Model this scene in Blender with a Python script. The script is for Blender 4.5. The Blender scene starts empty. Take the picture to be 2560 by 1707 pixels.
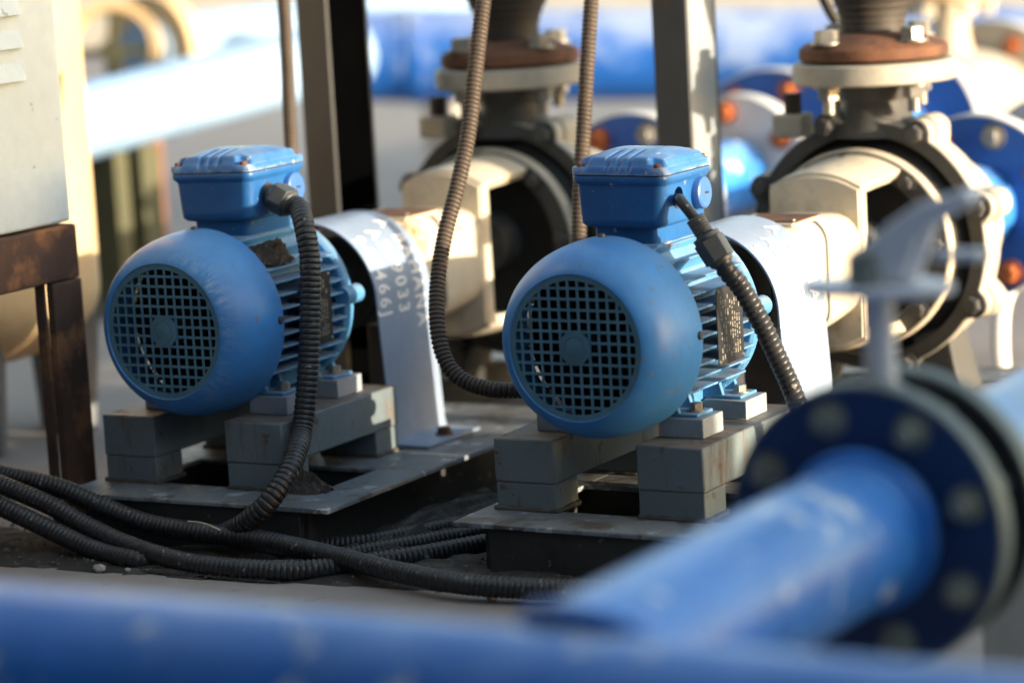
import bpy, math, random
from mathutils import Vector, Matrix, noise
random.seed(7)
PI = math.pi
R = math.radians
col = bpy.context.scene.collection
sc = bpy.context.scene

# ------------------------------------------------------------------ materials
def mat(name, base, rough=.5, metal=0., var=.25, scale=9., rust=0., rust_col=(.16, .055, .02), rust_scale=14.,
        dust=0., dust_col=(.42, .40, .36), chips=0., chip_col=(.55, .56, .56), chip_scale=60., bump=.0, bump_scale=120.,
        drip=False, spec=.5, coat=0., alt=None, alt_amt=0., alt_scale=4., wear=None):
    m = bpy.data.materials.new(name); m.use_nodes = True
    nt = m.node_tree; N = nt.nodes; L = nt.links
    for n in list(N): N.remove(n)
    out = N.new('ShaderNodeOutputMaterial'); b = N.new('ShaderNodeBsdfPrincipled'); L.new(b.outputs[0], out.inputs[0])
    b.inputs['Metallic'].default_value = metal
    b.inputs['Specular IOR Level'].default_value = spec
    b.inputs['Coat Weight'].default_value = coat
    tc = N.new('ShaderNodeTexCoord'); oi = N.new('ShaderNodeObjectInfo')
    vm = N.new('ShaderNodeVectorMath'); vm.operation = 'MULTIPLY_ADD'
    vm.inputs[1].default_value = (1, 1, 1)
    L.new(tc.outputs['Object'], vm.inputs[0])
    sc1 = N.new('ShaderNodeVectorMath'); sc1.operation = 'SCALE'; sc1.inputs['Scale'].default_value = 1.0
    cmb = N.new('ShaderNodeCombineXYZ')
    mul = N.new('ShaderNodeMath'); mul.operation = 'MULTIPLY'; mul.inputs[1].default_value = 13.
    L.new(oi.outputs['Random'], mul.inputs[0])
    for i in range(3): L.new(mul.outputs[0], cmb.inputs[i])
    L.new(cmb.outputs[0], vm.inputs[2])
    P = vm.outputs[0]
    def nz(scale, detail=6., rough_=.6, stretch=None, off=0.):
        v = P
        if stretch or off:
            mp = N.new('ShaderNodeMapping'); L.new(P, mp.inputs[0])
            if stretch: mp.inputs['Scale'].default_value = stretch
            mp.inputs['Location'].default_value = (off, off, off); v = mp.outputs[0]
        n = N.new('ShaderNodeTexNoise'); n.inputs['Scale'].default_value = scale
        n.inputs['Detail'].default_value = detail; n.inputs['Roughness'].default_value = rough_
        L.new(v, n.inputs['Vector']); return n.outputs['Fac']
    def ramp(fac, a, b_):
        r = N.new('ShaderNodeMapRange'); r.inputs['From Min'].default_value = a; r.inputs['From Max'].default_value = b_
        r.clamp = True
        L.new(fac, r.inputs['Value']); return r.outputs[0]
    def mix(fac, A, B):
        x = N.new('ShaderNodeMix'); x.data_type = 'RGBA'; x.clamp_factor = True
        if isinstance(fac, float): x.inputs['Factor'].default_value = fac
        else: L.new(fac, x.inputs['Factor'])
        for sock, val in ((x.inputs[6], A), (x.inputs[7], B)):
            if isinstance(val, tuple): sock.default_value = (*val, 1)
            else: L.new(val, sock)
        return x.outputs[2]
    def mulv(a, k):
        x = N.new('ShaderNodeMath'); x.operation = 'MULTIPLY'
        L.new(a, x.inputs[0])
        if isinstance(k, float): x.inputs[1].default_value = k
        else: L.new(k, x.inputs[1])
        return x.outputs[0]
    lo = tuple(c * (1 - var) for c in base); hi = tuple(min(1, c * (1 + var)) for c in base)
    c = mix(ramp(nz(scale), .3, .7), lo, hi)
    c = mix(mulv(ramp(nz(scale * 9, 3.), .35, .75), .35), c, tuple(x * .72 for x in base))
    rgh = None
    if alt: c = mix(mulv(ramp(nz(alt_scale, 7., .62, None, 3.1), .52, .62), alt_amt), c, alt)
    if dust:
        g = N.new('ShaderNodeNewGeometry'); sx = N.new('ShaderNodeSeparateXYZ'); L.new(g.outputs['True Normal'], sx.inputs[0])
        up = ramp(sx.outputs[2], .25, 1.)
        c = mix(mulv(mulv(up, ramp(nz(scale * 2.3, 7., .65), .28, .7)), float(dust)), c, dust_col)
    if chips:
        c = mix(mulv(ramp(nz(chip_scale, 3., .6, None, 7.7), .69 - .06 * chips, .72 - .06 * chips), .9), c, chip_col)
    if wear:
        so = N.new('ShaderNodeSeparateXYZ'); L.new(tc.outputs['Object'], so.inputs[0])
        def mth(op, a, b_=None):
            x = N.new('ShaderNodeMath'); x.operation = op
            for k_, q in enumerate((a, b_)):
                if q is None: continue
                if isinstance(q, float): x.inputs[k_].default_value = q
                else: L.new(q, x.inputs[k_])
            return x.outputs[0]
        X_ = so.outputs[0]; Z_ = mth('SUBTRACT', so.outputs[2], .255)
        rad = mth('SQRT', mth('ADD', mth('MULTIPLY', X_, X_), mth('MULTIPLY', Z_, Z_)))
        if wear == 'scuff':      # brushed chalky marks on the shoulder right of the grille
            band = mulv(ramp(rad, .0795, .083), ramp(rad, .101, .086)); side = ramp(mth('ADD', X_, mth('MULTIPLY', Z_, .35)), .0, .05)
            cv = N.new('ShaderNodeCombineXYZ'); L.new(mth('MULTIPLY', mth('ARCTAN2', Z_, X_), .5), cv.inputs[0]); L.new(mth('MULTIPLY', rad, 2.2), cv.inputs[1])
            n1 = N.new('ShaderNodeTexNoise'); n1.inputs['Scale'].default_value = 34; n1.inputs['Detail'].default_value = 8; n1.inputs['Roughness'].default_value = .75; L.new(cv.outputs[0], n1.inputs['Vector'])
            n2 = nz(16, 3.)
            c = mix(mulv(mulv(mulv(band, side), ramp(n1.outputs['Fac'], .44, .62)), mulv(ramp(n2, .42, .60), .6)), c, (.42, .50, .60))
        if wear == 'edges':      # paint worn pale along the sharp ridges
            ge = N.new('ShaderNodeNewGeometry')
            c = mix(mulv(mulv(ramp(ge.outputs['Pointiness'], .530, .575), ramp(nz(70, 4.), .38, .6)), .8), c, (.50, .53, .54))
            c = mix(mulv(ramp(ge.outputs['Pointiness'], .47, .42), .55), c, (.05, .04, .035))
        if wear == 'pits':       # rust pits low on the right flank
            side = mulv(ramp(X_, .02, .06), ramp(Z_, .04, -.03))
            vo = N.new('ShaderNodeTexVoronoi'); vo.inputs['Scale'].default_value = 75; vo.inputs['Randomness'].default_value = 1.; L.new(P, vo.inputs['Vector'])
            dots = mulv(ramp(vo.outputs['Distance'], .20, .13), ramp(nz(38, 2.), .53, .56))
            c = mix(mulv(mulv(dots, side), .85), c, (.20, .17, .16))
    if rust:
        st = (1., 1., .22) if drip else None
        k = ramp(nz(rust_scale, 8., .68, st, 1.7), .66 - .22 * rust, .78 - .2 * rust)
        rc = mix(ramp(nz(55, 5.), .35, .7), rust_col, tuple(x * .4 for x in rust_col))
        c = mix(k, c, rc)
        rgh = k
    L.new(c, b.inputs['Base Color'])
    rr = N.new('ShaderNodeMapRange'); L.new(nz(scale * 4, 4.), rr.inputs['Value'])
    rr.inputs['To Min'].default_value = max(.05, rough - .12); rr.inputs['To Max'].default_value = min(1, rough + .15)
    if rgh is not None:
        mx = N.new('ShaderNodeMath'); mx.operation = 'MULTIPLY_ADD'; mx.use_clamp = True
        L.new(rgh, mx.inputs[0]); mx.inputs[1].default_value = .4; L.new(rr.outputs[0], mx.inputs[2]); L.new(mx.outputs[0], b.inputs['Roughness'])
    else: L.new(rr.outputs[0], b.inputs['Roughness'])
    if bump:
        bp = N.new('ShaderNodeBump'); bp.inputs['Strength'].default_value = bump; bp.inputs['Distance'].default_value = .002
        L.new(nz(bump_scale, 5.), bp.inputs['Height']); L.new(bp.outputs[0], b.inputs['Normal'])
    return m

MB_ = {}
M = {}
M['motor'] = mat('motor_blue_paint', (.034, .170, .50), .38, var=.16, scale=7, dust=.35, dust_col=(.18, .30, .46), chips=.35, chip_col=(.16, .12, .12), chip_scale=95, bump=.05, bump_scale=160, spec=.45, alt=(.065, .23, .50), alt_amt=.6, alt_scale=13)
M['motor_scuffed'] = mat('motor_blue_paint_scuffed', (.041, .208, .55), .40, var=.2, scale=9, dust=.4, dust_col=(.20, .33, .48), chips=.5, chip_col=(.16, .12, .12), chip_scale=95, bump=.05, bump_scale=160, spec=.45, alt=(.065, .23, .50), alt_amt=.6, alt_scale=13, wear='scuff')
M['motor_pitted'] = mat('motor_blue_paint_pitted', (.041, .208, .55), .40, var=.2, scale=9, dust=.4, dust_col=(.20, .33, .48), chips=.5, chip_col=(.16, .12, .12), chip_scale=95, bump=.05, bump_scale=160, spec=.45, alt=(.065, .23, .50), alt_amt=.6, alt_scale=13, wear='pits')
M['grille'] = mat('grille_blue_paint', (.065, .165, .235), .5, var=.2, scale=14, alt=(.10, .2, .32), alt_amt=.4, alt_scale=30)
M['fin'] = mat('finned_body_paint', (.07, .24, .47), .5, var=.2, scale=15, dust=.75, dust_col=(.40, .38, .34), rust=.22, rust_col=(.20, .10, .05), chips=.5, chip_col=(.45, .52, .6), chip_scale=50, bump=.1)
M['lid'] = mat('lid_blue_paint', (.019, .118, .34), .38, var=.18, scale=12, dust=.6, dust_col=(.27, .36, .50), chips=.22, chip_col=(.5, .5, .48), chip_scale=70, bump=.08, rust=.06)
M['lid_worn'] = mat('lid_worn_paint', (.022, .135, .39), .38, var=.18, scale=12, dust=.7, dust_col=(.24, .36, .50), chips=.3, chip_col=(.5, .5, .48), chip_scale=70, bump=.12, wear='edges')
M['dark'] = mat('black_inside', (.008, .009, .011), .7, var=.3)
M['plug'] = mat('plug_plastic', (.05, .15, .42), .4, var=.08)
M['plate'] = mat('nameplate_black', (.022, .022, .024), .32, var=.4, scale=40, spec=.5)
M['engrave'] = mat('engraving_pale', (.26, .24, .2), .5)
M['black_face'] = mat('pump_black_cover', (.013, .013, .013), .6, var=.3, scale=16)
M['face'] = mat('pump_dark_face', (.06, .06, .06), .6, var=.25, scale=16, bump=.2, rust=.08)  # shade on front faces is put into this colour; also for dark parts
M['steel'] = mat('dull_zinc_steel', (.30, .29, .27), .42, metal=.6, var=.25, scale=40, rust=.2)
M['steel_dark'] = mat('dark_bolt_steel', (.10, .105, .11), .5, metal=.5, var=.3, scale=40)
M['rust'] = mat('rusty_iron', (.15, .065, .035), .85, var=.4, scale=26, alt=(.06, .03, .022), alt_amt=.8, alt_scale=20, bump=.35)
M['rust_bolt'] = mat('orange_rusty_bolt', (.36, .10, .03), .85, var=.3, scale=40)
M['rail'] = mat('rail_grey_blue_paint', (.135, .175, .195), .55, var=.16, scale=10, rust=.50, rust_col=(.18, .095, .045), rust_scale=24, drip=True, bump=.25, bump_scale=70, dust=.95, dust_col=(.20, .115, .06), chips=.4, chip_col=(.10, .07, .05), chip_scale=45)
M['rail_front'] = M['rail']
M['weld'] = mat('dirty_weld', (.075, .068, .06), .8, var=.5, scale=60, rust=.5, bump=.5)
M['base'] = mat('base_frame_paint', (.20, .23, .26), .5, var=.25, scale=9, rust=.30, rust_col=(.08, .055, .035), rust_scale=22, bump=.25, bump_scale=60, alt=(.06, .052, .044), alt_amt=.9, alt_scale=19, chips=1.2, chip_col=(.40, .43, .47), chip_scale=34, dust=.55, dust_col=(.13, .105, .08))
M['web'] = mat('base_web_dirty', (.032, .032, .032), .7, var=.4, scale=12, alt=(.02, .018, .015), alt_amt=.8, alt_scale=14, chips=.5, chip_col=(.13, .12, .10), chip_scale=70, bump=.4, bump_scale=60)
M['pad'] = mat('foot_pad_paint', (.27, .30, .34), .5, var=.2, scale=18, rust=.18, drip=True, chips=.4, chip_col=(.4, .42, .44), bump=.1)
M['guard'] = mat('guard_pale_grey_paint', (.25, .32, .44), .36, var=.1, scale=6, rust=.2, rust_col=(.30, .17, .06), rust_scale=9, drip=True, bump=.04)
M['guard_in'] = mat('guard_inside_rust', (.20, .075, .03), .8, var=.4)
M['letter'] = mat('stencil_white', (.80, .82, .85), .5, var=.06, scale=60)
M['cream'] = mat('pump_cream_paint', (.60, .54, .43), .5, var=.12, scale=9, rust=.34, rust_col=(.46, .29, .12), rust_scale=10, bump=.3, bump_scale=60, alt=(.40, .36, .29), alt_amt=.55, alt_scale=17)
M['casting'] = mat('pump_grey_casting', (.42, .39, .33), .6, var=.2, scale=16, bump=.2, bump_scale=90, rust=.12)
M['conduit'] = mat('black_conduit', (.020, .020, .022), .38, var=.35, scale=20, dust=.45, dust_col=(.12, .11, .10), chips=.5, chip_col=(.2, .19, .17), chip_scale=110, spec=.5)
M['conduit_sun'] = mat('sun_bleached_conduit', (.075, .055, .042), .5, var=.25, scale=18, dust=.3, dust_col=(.2, .17, .13))
M['gland'] = mat('cable_gland_grey', (.065, .068, .07), .42, var=.25, scale=30, chips=.2, chip_col=(.3, .3, .3))
M['post'] = mat('post_grey_paint', (.070, .074, .078), .55, var=.2, scale=6, rust=.18, rust_col=(.18, .09, .04), bump=.1)
M['post_shade'] = mat('post_shade_black', (.001, .0011, .0013), .95, var=.3, spec=0.)  # near-black web: the shade on this side is put into the colour
M['post_lit'] = mat('post_lit_pale', (.27, .30, .33), .5, var=.15, scale=6, rust=.1)  # lighter than the post's grey: sunlight on this side put into the colour
M['cabinet'] = mat('cabinet_grey_paint', (.58, .67, .72), .42, var=.05, scale=5, chips=.08, chip_col=(.3, .3, .3), chip_scale=40)
M['stand'] = mat('rusty_stand', (.085, .045, .03), .75, var=.4, scale=18, alt=(.36, .155, .06), alt_amt=.75, alt_scale=10, bump=.3)
M['tank'] = mat('tank_cream_paint', (.72, .52, .29), .5, var=.1, scale=5, rust=.08)
M['tank_leg'] = mat('tank_leg_grey', (.16, .17, .18), .55, var=.2)
M['pipe'] = mat('pipe_blue_paint', (.040, .235, .72), .28, var=.22, scale=6, dust=.8, dust_col=(.27, .50, .84), alt=(.16, .36, .72), alt_amt=.4, alt_scale=9, chips=1.15, chip_col=(.75, .80, .88), chip_scale=20, spec=.5)
M['pipe_far'] = mat('pipe_sunned_blue_paint', (.012, .10, .42), .3, var=.2, scale=5, dust=.75, dust_col=(.55, .62, .72), alt=(.40, .50, .66), alt_amt=.45, alt_scale=6)
M['pipe_deep'] = mat('pipe_blue_paint_deep', (.016, .165, .58), .30, var=.3, scale=5, dust=.55, dust_col=(.30, .46, .74), alt=(.16, .33, .62), alt_amt=.7, alt_scale=5, chips=1.6, chip_col=(.6, .62, .66), chip_scale=12)
M['flange_blue'] = mat('flange_navy_paint', (.010, .034, .12), .45, var=.2, scale=10)
M['flange_mid'] = mat('flange_blue_paint', (.02, .11, .42), .42, var=.2, scale=10)
M['rim'] = mat('flange_rim_pale_paint', (.62, .63, .62), .45, var=.12, scale=14)
M['rim_dull'] = mat('flange_rim_dull_metal', (.19, .215, .195), .5, metal=.1, var=.25, scale=18)
M['bolt_dull'] = mat('flange_bolt_dull', (.21, .22, .18), .5, var=.4, scale=40, rust=.2)
M['valve'] = mat('valve_grey_paint', (.74, .75, .80), .5, var=.12, scale=10)
M['valve_dark'] = mat('valve_disc_dark', (.02, .02, .022), .6)
M['rubber'] = mat('rubber_black', (.030, .027, .025), .6, var=.3, scale=18, dust=.3, dust_col=(.12, .10, .08))
M['cord'] = mat('rubber_cord_pattern', (.10, .075, .055), .7)
M['white'] = mat('white_paint', (.80, .79, .76), .45, var=.08)
M['white_pipe'] = mat('faded_pipe_paint', (.27, .42, .64), .34, var=.12, scale=5, alt=(.25, .45, .75), alt_amt=.6, alt_scale=5)
M['olive'] = mat('olive_paint', (.075, .075, .038), .7, var=.2)
M['concrete'] = mat('concrete_ground', (.30, .262, .24), .85, var=.18, scale=2.2, alt=(.20, .18, .175), alt_amt=.6, alt_scale=1.3, chips=.2, chip_col=(.2, .19, .18), chip_scale=30, bump=.25, bump_scale=50)
M['soil'] = mat('dark_soil', (.036, .031, .027), .92, var=.5, scale=20, alt=(.10, .085, .07), alt_amt=.7, alt_scale=22, chips=.6, chip_col=(.17, .15, .13), chip_scale=90, bump=.8, bump_scale=90)
M['dirt'] = mat('dirt_crumbs', (.050, .042, .036), .95, var=.6, scale=60, chips=.7, chip_col=(.16, .14, .12), chip_scale=160, bump=.8, bump_scale=200)
M['grit'] = mat('gravel_grit', (.10, .088, .075), .9, var=.9, scale=120)
M['stone'] = mat('pale_stone', (.42, .40, .36), .8, var=.2, scale=40)
M['straw'] = mat('dry_straw', (.42, .38, .27), .7)
M['clad'] = mat('dark_blocker', (.035, .035, .035), .8, var=.2)  # for the added blocks that cut light from behind the camera
M['plaster'] = mat('plaster_wall', (.55, .52, .47), .9, var=.1)

# ------------------------------------------------------------------ mesh builder
class MB:
    def __init__(self): self.v = []; self.f = []
    def add(self, vs, fs):
        k = len(self.v); self.v += [tuple(p) for p in vs]; self.f += [tuple(i + k for i in f) for f in fs]; return self
    def box(self, x0, x1, y0, y1, z0, z1):
        return self.add([(x0,y0,z0),(x1,y0,z0),(x1,y1,z0),(x0,y1,z0),(x0,y0,z1),(x1,y0,z1),(x1,y1,z1),(x0,y1,z1)],
                        [(0,3,2,1),(4,5,6,7),(0,1,5,4),(1,2,6,5),(2,3,7,6),(3,0,4,7)])
    def hexa(self, pts):
        return self.add(pts, [(0,3,2,1),(4,5,6,7),(0,1,5,4),(1,2,6,5),(2,3,7,6),(3,0,4,7)])
    def prism(self, poly, a, b, axis='y'):
        # poly: list of (p,q) in the plane; axis y -> (x,z); axis z -> (x,y); axis x -> (y,z)
        n = len(poly)
        def pt(p, q, t): return (p, t, q) if axis == 'y' else (p, q, t) if axis == 'z' else (t, p, q)
        vs = [pt(p, q, a) for p, q in poly] + [pt(p, q, b) for p, q in poly]
        fs = [tuple(range(n)), tuple(range(2*n - 1, n - 1, -1))] + [(i, n + i, n + (i+1) % n, (i+1) % n) for i in range(n)]
        return self.add(vs, fs)
    def frame(self, d):
        d = Vector(d).normalized(); a = Vector((0,0,1)) if abs(d.z) < .9 else Vector((1,0,0))
        u = d.cross(a).normalized(); w = d.cross(u).normalized(); return d, u, w
    def cyl(self, p0, p1, r0, r1=None, seg=20, rot=0.):
        r1 = r0 if r1 is None else r1
        p0 = Vector(p0); p1 = Vector(p1); d, u, w = self.frame(p1 - p0)
        vs = []
        for p, r in ((p0, r0), (p1, r1)):
            for i in range(seg):
                t = 2*PI*i/seg + rot; vs.append(p + (u*math.cos(t) + w*math.sin(t))*r)
        fs = [tuple(range(seg)), tuple(range(2*seg - 1, seg - 1, -1))] + [(i, seg + i, seg + (i+1) % seg, (i+1) % seg) for i in range(seg)]
        return self.add(vs, fs)
    def hexbolt(self, p, d, r, h, washer=True, rot=0.):
        p = Vector(p); d = Vector(d).normalized()
        if washer: self.cyl(p, p + d*h*.18, r*1.35, seg=20)
        self.cyl(p + d*h*.18, p + d*h, r, r*.97, seg=6, rot=rot); self.cyl(p + d*h, p + d*h*1.06, r*.75, r*.7, seg=14); return self
    def rev(self, prof, c, axis='y', seg=48, a0=0., a1=2*PI, closed=True):
        # prof: list of (r, t) along the axis; closed = the profile is a loop
        full = abs(a1 - a0 - 2*PI) < 1e-6; n = len(prof); m = seg if full else seg + 1
        vs = []
        for i in range(m):
            t = a0 + (a1 - a0)*i/seg; cs, sn = math.cos(t), math.sin(t)
            for r, h in prof:
                vs.append((c[0] + r*cs, c[1] + h, c[2] + r*sn) if axis == 'y' else (c[0] + r*cs, c[1] + r*sn, c[2] + h))
        fs = []
        for i in range(seg):
            j = (i+1) % m
            for k in range(n if closed else n - 1):
                l = (k+1) % n; fs.append((i*n + k, j*n + k, j*n + l, i*n + l))
        if not full and closed: fs += [tuple(range(n)), tuple(range((m-1)*n + n - 1, (m-1)*n - 1, -1))]
        return self.add(vs, fs)
    def sweep(self, pts, radii, seg=14, cap=True):
        pts = [Vector(p) for p in pts]; n = len(pts)
        d, u, w = self.frame(pts[1] - pts[0]); vs = []
        for i in range(n):
            t = (pts[min(i+1, n-1)] - pts[max(i-1, 0)]).normalized()
            u = (u - t*u.dot(t)).normalized(); w = t.cross(u); r = radii[i] if isinstance(radii, list) else radii
            for k in range(seg):
                a = 2*PI*k/seg; vs.append(pts[i] + (u*math.cos(a) + w*math.sin(a))*r)
        fs = [(i*seg + k, i*seg + (k+1) % seg, (i+1)*seg + (k+1) % seg, (i+1)*seg + k) for i in range(n-1) for k in range(seg)]
        if cap: fs += [tuple(range(seg - 1, -1, -1)), tuple(range((n-1)*seg, n*seg))]
        return self.add(vs, fs)
    def build(self, name, m, parent=None, smooth=35, bevel=0., loc=None, seg=2):
        me = bpy.data.meshes.new(name); me.from_pydata(self.v, [], self.f); me.validate()
        import bmesh
        bm = bmesh.new(); bm.from_mesh(me); bmesh.ops.recalc_face_normals(bm, faces=bm.faces); bm.to_mesh(me); bm.free()
        me.materials.append(m)
        if smooth:
            me.polygons.foreach_set('use_smooth', [True]*len(me.polygons)); me.set_sharp_from_angle(angle=R(smooth))
        o = bpy.data.objects.new(name, me); col.objects.link(o)
        if parent: o.parent = parent
        if loc: o.location = loc
        if bevel:
            b = o.modifiers.new('bevel', 'BEVEL'); b.width = bevel; b.segments = seg; b.limit_method = 'ANGLE'; b.angle_limit = R(38)
        return o

def tag(o, label=None, cat=None, group=None, kind=None):
    if label: o['label'] = label
    if cat: o['category'] = cat
    if group: o['group'] = group
    if kind: o['kind'] = kind
    return o
def empty(name, loc=(0,0,0), label=None, cat=None, group=None):
    o = bpy.data.objects.new(name, None); o.empty_display_size = .05; col.objects.link(o); o.location = loc
    return tag(o, label, cat, group)
def copy_tree(o, parent=None):
    c = o.copy(); col.objects.link(c); c.parent = parent
    for ch in list(o.children): copy_tree(ch, c)
    return c
def spline(pts, step):
    P = [Vector(p) for p in pts]; P = [P[0]*2 - P[1]] + P + [P[-1]*2 - P[-2]]
    raw = []
    for i in range(1, len(P) - 2):
        a, b, c, d = P[i-1:i+3]
        for k in range(24):
            t = k/24; raw.append(.5*((2*b) + (c - a)*t + (2*a - 5*b + 4*c - d)*t*t + (3*b - a - 3*c + d)*t**3))
    raw.append(P[-2]); out = [raw[0]]; acc = 0.
    for i in range(1, len(raw)):
        a, b = raw[i-1], raw[i]; l = (b - a).length
        while acc + l >= step:
            a = a + (b - a)*((step - acc)/l); out.append(a.copy()); l = (b - a).length; acc = 0.
        acc += l
    return out
def corrugated(mb, pts, r, pitch=.0056, amp=.09, seg=14, shape=(0., .75, 1., 1., .75)):
    n = len(shape); path = spline(pts, pitch/n)
    return mb.sweep(path, [r*(1 - amp + amp*shape[i % n]) for i in range(len(path))], seg)
def rrect(hx, hy, r, cx=0., cy=0., n=5):
    out = []
    for sx, sy, a in ((1,1,0), (-1,1,90), (-1,-1,180), (1,-1,270)):
        for k in range(n + 1):
            t = R(a + 90*k/n); out.append((cx + sx*(hx - r) + r*math.cos(t), cy + sy*(hy - r) + r*math.sin(t)))
    return out
def loft(mb, rings, cap=True):
    n = len(rings[0]); vs = [p for r in rings for p in r]
    fs = [(i*n + k, i*n + (k+1) % n, (i+1)*n + (k+1) % n, (i+1)*n + k) for i in range(len(rings) - 1) for k in range(n)]
    if cap: fs += [tuple(range(n - 1, -1, -1)), tuple(range((len(rings) - 1)*n, len(rings)*n))]
    return mb.add(vs, fs)
AZ = .255     # height of every motor and pump shaft above the ground
P2 = (.549, -.014, 0.)

# ------------------------------------------------------------------ electric motor
def make_motor():
    root = empty('electric_motor')
    A = (0, 0, AZ)
    prof = [(.0785,.0015),(.0800,-.0008),(.0835,.0006),(.0885,.0050),(.0935,.0105),(.0980,.0175),(.1018,.0260),(.1047,.0360),(.1068,.0470),(.1082,.0600),(.1090,.0740),(.1092,.0890),
            (.1074,.0890),(.1072,.0740),(.1050,.0480),(.1000,.0270),(.0920,.0120),(.0830,.0050),(.0785,.0045)]
    cowl = MB().rev(prof, A, seg=96).build('fan_cowl', M['motor'], root, smooth=40)
    # grille: square mesh in a ring, octagonal hub plate with a dished centre
    g = MB(); rg = .0765; p = .0117; w = .00145
    for k in range(-7, 7):
        q = (k + .5)*p
        if abs(q) < rg - .004:
            h = math.sqrt(rg*rg - q*q)
            g.box(q - w, q + w, .0012, .0026, AZ - h, AZ + h); g.box(-h, h, .0010, .0024, AZ + q - w, AZ + q + w)
    g.rev([(.0728,.0008),(.0800,.0006),(.0800,.0048),(.0728,.0048)], A, seg=72)
    oc = [(.0185*math.cos(R(22.5 + 45*i))*1.06, AZ + .0185*math.sin(R(22.5 + 45*i))*1.06) for i in range(8)]
    g.prism(oc, -.0004, .0042)
    g.rev([(.0122,-.0012),(.0135,-.0012),(.0138,.0),(.0119,.0)], A, seg=36); g.rev([(.0001,-.0022),(.006,-.0020),(.0112,-.0006),(.0112,.001),(.0001,.001)], A, seg=36)
    g.build('grille', M['grille'], cowl, smooth=30)
    for ang, y in ((2, .0815), (92, .0815), (182, .0815)):
        c, s = math.cos(R(ang)), math.sin(R(ang)); q = Vector((.1085*c, y, AZ + .1085*s)); d = Vector((c, 0, s))
        sm = MB().cyl(q, q + d*.0035, .0048, .0042, 16); sm.cyl(q + d*.0035, q + d*.0042, .0015, .0012, 6); sm.build('screw', M['steel_dark'], cowl)
    # fan
    fb = MB().cyl((0,.075,AZ), (0,.079,AZ), .095, seg=48); fb.cyl((0,.02,AZ), (0,.075,AZ), .017, seg=24)
    for k in range(9):
        t = 2*PI*k/9; c, s = math.cos(t), math.sin(t); c2, s2 = math.cos(t + .03), math.sin(t + .03)
        fb.hexa([(.017*c,.03,AZ+.017*s),(.072*c,.03,AZ+.072*s),(.085*c,.075,AZ+.085*s),(.017*c,.075,AZ+.017*s),(.017*c2,.03,AZ+.017*s2),(.072*c2,.03,AZ+.072*s2),(.085*c2,.075,AZ+.085*s2),(.017*c2,.075,AZ+.017*s2)])
    fb.build('fan', M['dark'], root)
    # finned body
    b = MB().cyl((0,.080,AZ), (0,.240,AZ), .0835, seg=56)
    def fin(px, pz, ang, l, y0=.084, y1=.232, t0=.0024, t1=.0012):
        c, s = math.cos(R(ang)), math.sin(R(ang)); n = Vector((-s, 0, c)); d = Vector((c, 0, s)); q = Vector((px, 0, pz)); vs = []
        for sg in (-1, 1):
            for (u, y) in ((0, y0), (l, y0), (l, y1), (l*.55, y1 + .006), (0, y1 + .008)):
                th = t0 + (t1 - t0)*u/l; v = q + d*u + n*(th*sg); vs.append((v.x, y, v.z))
        b.add(vs, [(4,3,2,1,0), (5,6,7,8,9)] + [(i, (i+1) % 5, 5 + (i+1) % 5, 5 + i) for i in range(5)])
    for k in range(-4, 5):
        dz = k*.0152 - .001; x0 = math.sqrt(max(.0815**2 - dz*dz, .0004)); x1 = math.sqrt(.1065**2 - (dz*.9)**2)
        for sgn in (1, -1): fin(sgn*x0*.93, AZ + dz, 0 if sgn > 0 else 180, x1 - x0*.93)
    for k in range(-3, 4):
        dx = k*.0152; z0 = math.sqrt(.0815**2 - dx*dx); z1 = math.sqrt(.104**2 - dx*dx)
        fin(dx, AZ - z0*.95, -90, z1 - z0*.95)
    for a in (48, 62, 118, 132): fin(.078*math.cos(R(a)), AZ + .078*math.sin(R(a)), a, .028, t0=.0035)
    # flared saddle under the terminal box
    loft(b, [[(-.072,.100,.306),(.072,.100,.306),(.072,.236,.306),(-.072,.236,.306)], [(-.052,.108,.334),(.052,.108,.334),(.052,.234,.334),(-.052,.234,.334)], [(-.042,.122,.350),(.042,.122,.350),(.042,.230,.350),(-.042,.230,.350)]])
    b.build('finned_body', M['fin'], root, smooth=30, bevel=.0007, seg=1)
    # end shield, lugs and bolts
    e = MB().rev([(.02,.238),(.098,.238),(.102,.242),(.102,.252),(.096,.258),(.05,.264),(.02,.266)], A, seg=64)
    for a in (5, 95, 185, 275):
        c, s = math.cos(R(a)), math.sin(R(a)); e.cyl((.102*c,.226,AZ+.102*s), (.102*c,.262,AZ+.102*s), .0115, seg=18)
    es = e.build('end_shield', M['fin'], root, bevel=.001)
    for a in (5, 95, 185, 275):
        c, s = math.cos(R(a)), math.sin(R(a)); MB().hexbolt((.102*c,.262,AZ+.102*s), (0,1,0), .0065, .008).build('bolt', M['steel'], es)
    MB().cyl((0,.262,AZ), (0,.33,AZ), .016, seg=24).build('shaft', M['steel_dark'], root)
    # terminal box with a hole bored in its right wall
    t = MB()
    def ring(hx, y0, y1, r, z): return [(x, y, z) for x, y in rrect(hx, (y1 - y0)/2, r, 0, (y0 + y1)/2)]
    loft(t, [ring(.0390,.128,.228,.010,.340), ring(.0390,.128,.228,.010,.3670), ring(.0475,.121,.231,.012,.3690), ring(.0512,.1185,.232,.012,.3725), ring(.0520,.1180,.232,.012,.379), ring(.0540,.1175,.2335,.011,.415), ring(.0566,.1145,.236,.011,.4180), ring(.0578,.1135,.237,.011,.4210), ring(.0578,.1135,.237,.011,.4258)])
    tb = t.build('terminal_box', M['lid'], root, smooth=35, bevel=.0012)
    cut = MB().cyl((.02,.157,.399), (.08,.157,.399), .0116, seg=32).build('cutter', M['dark'], root)
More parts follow.
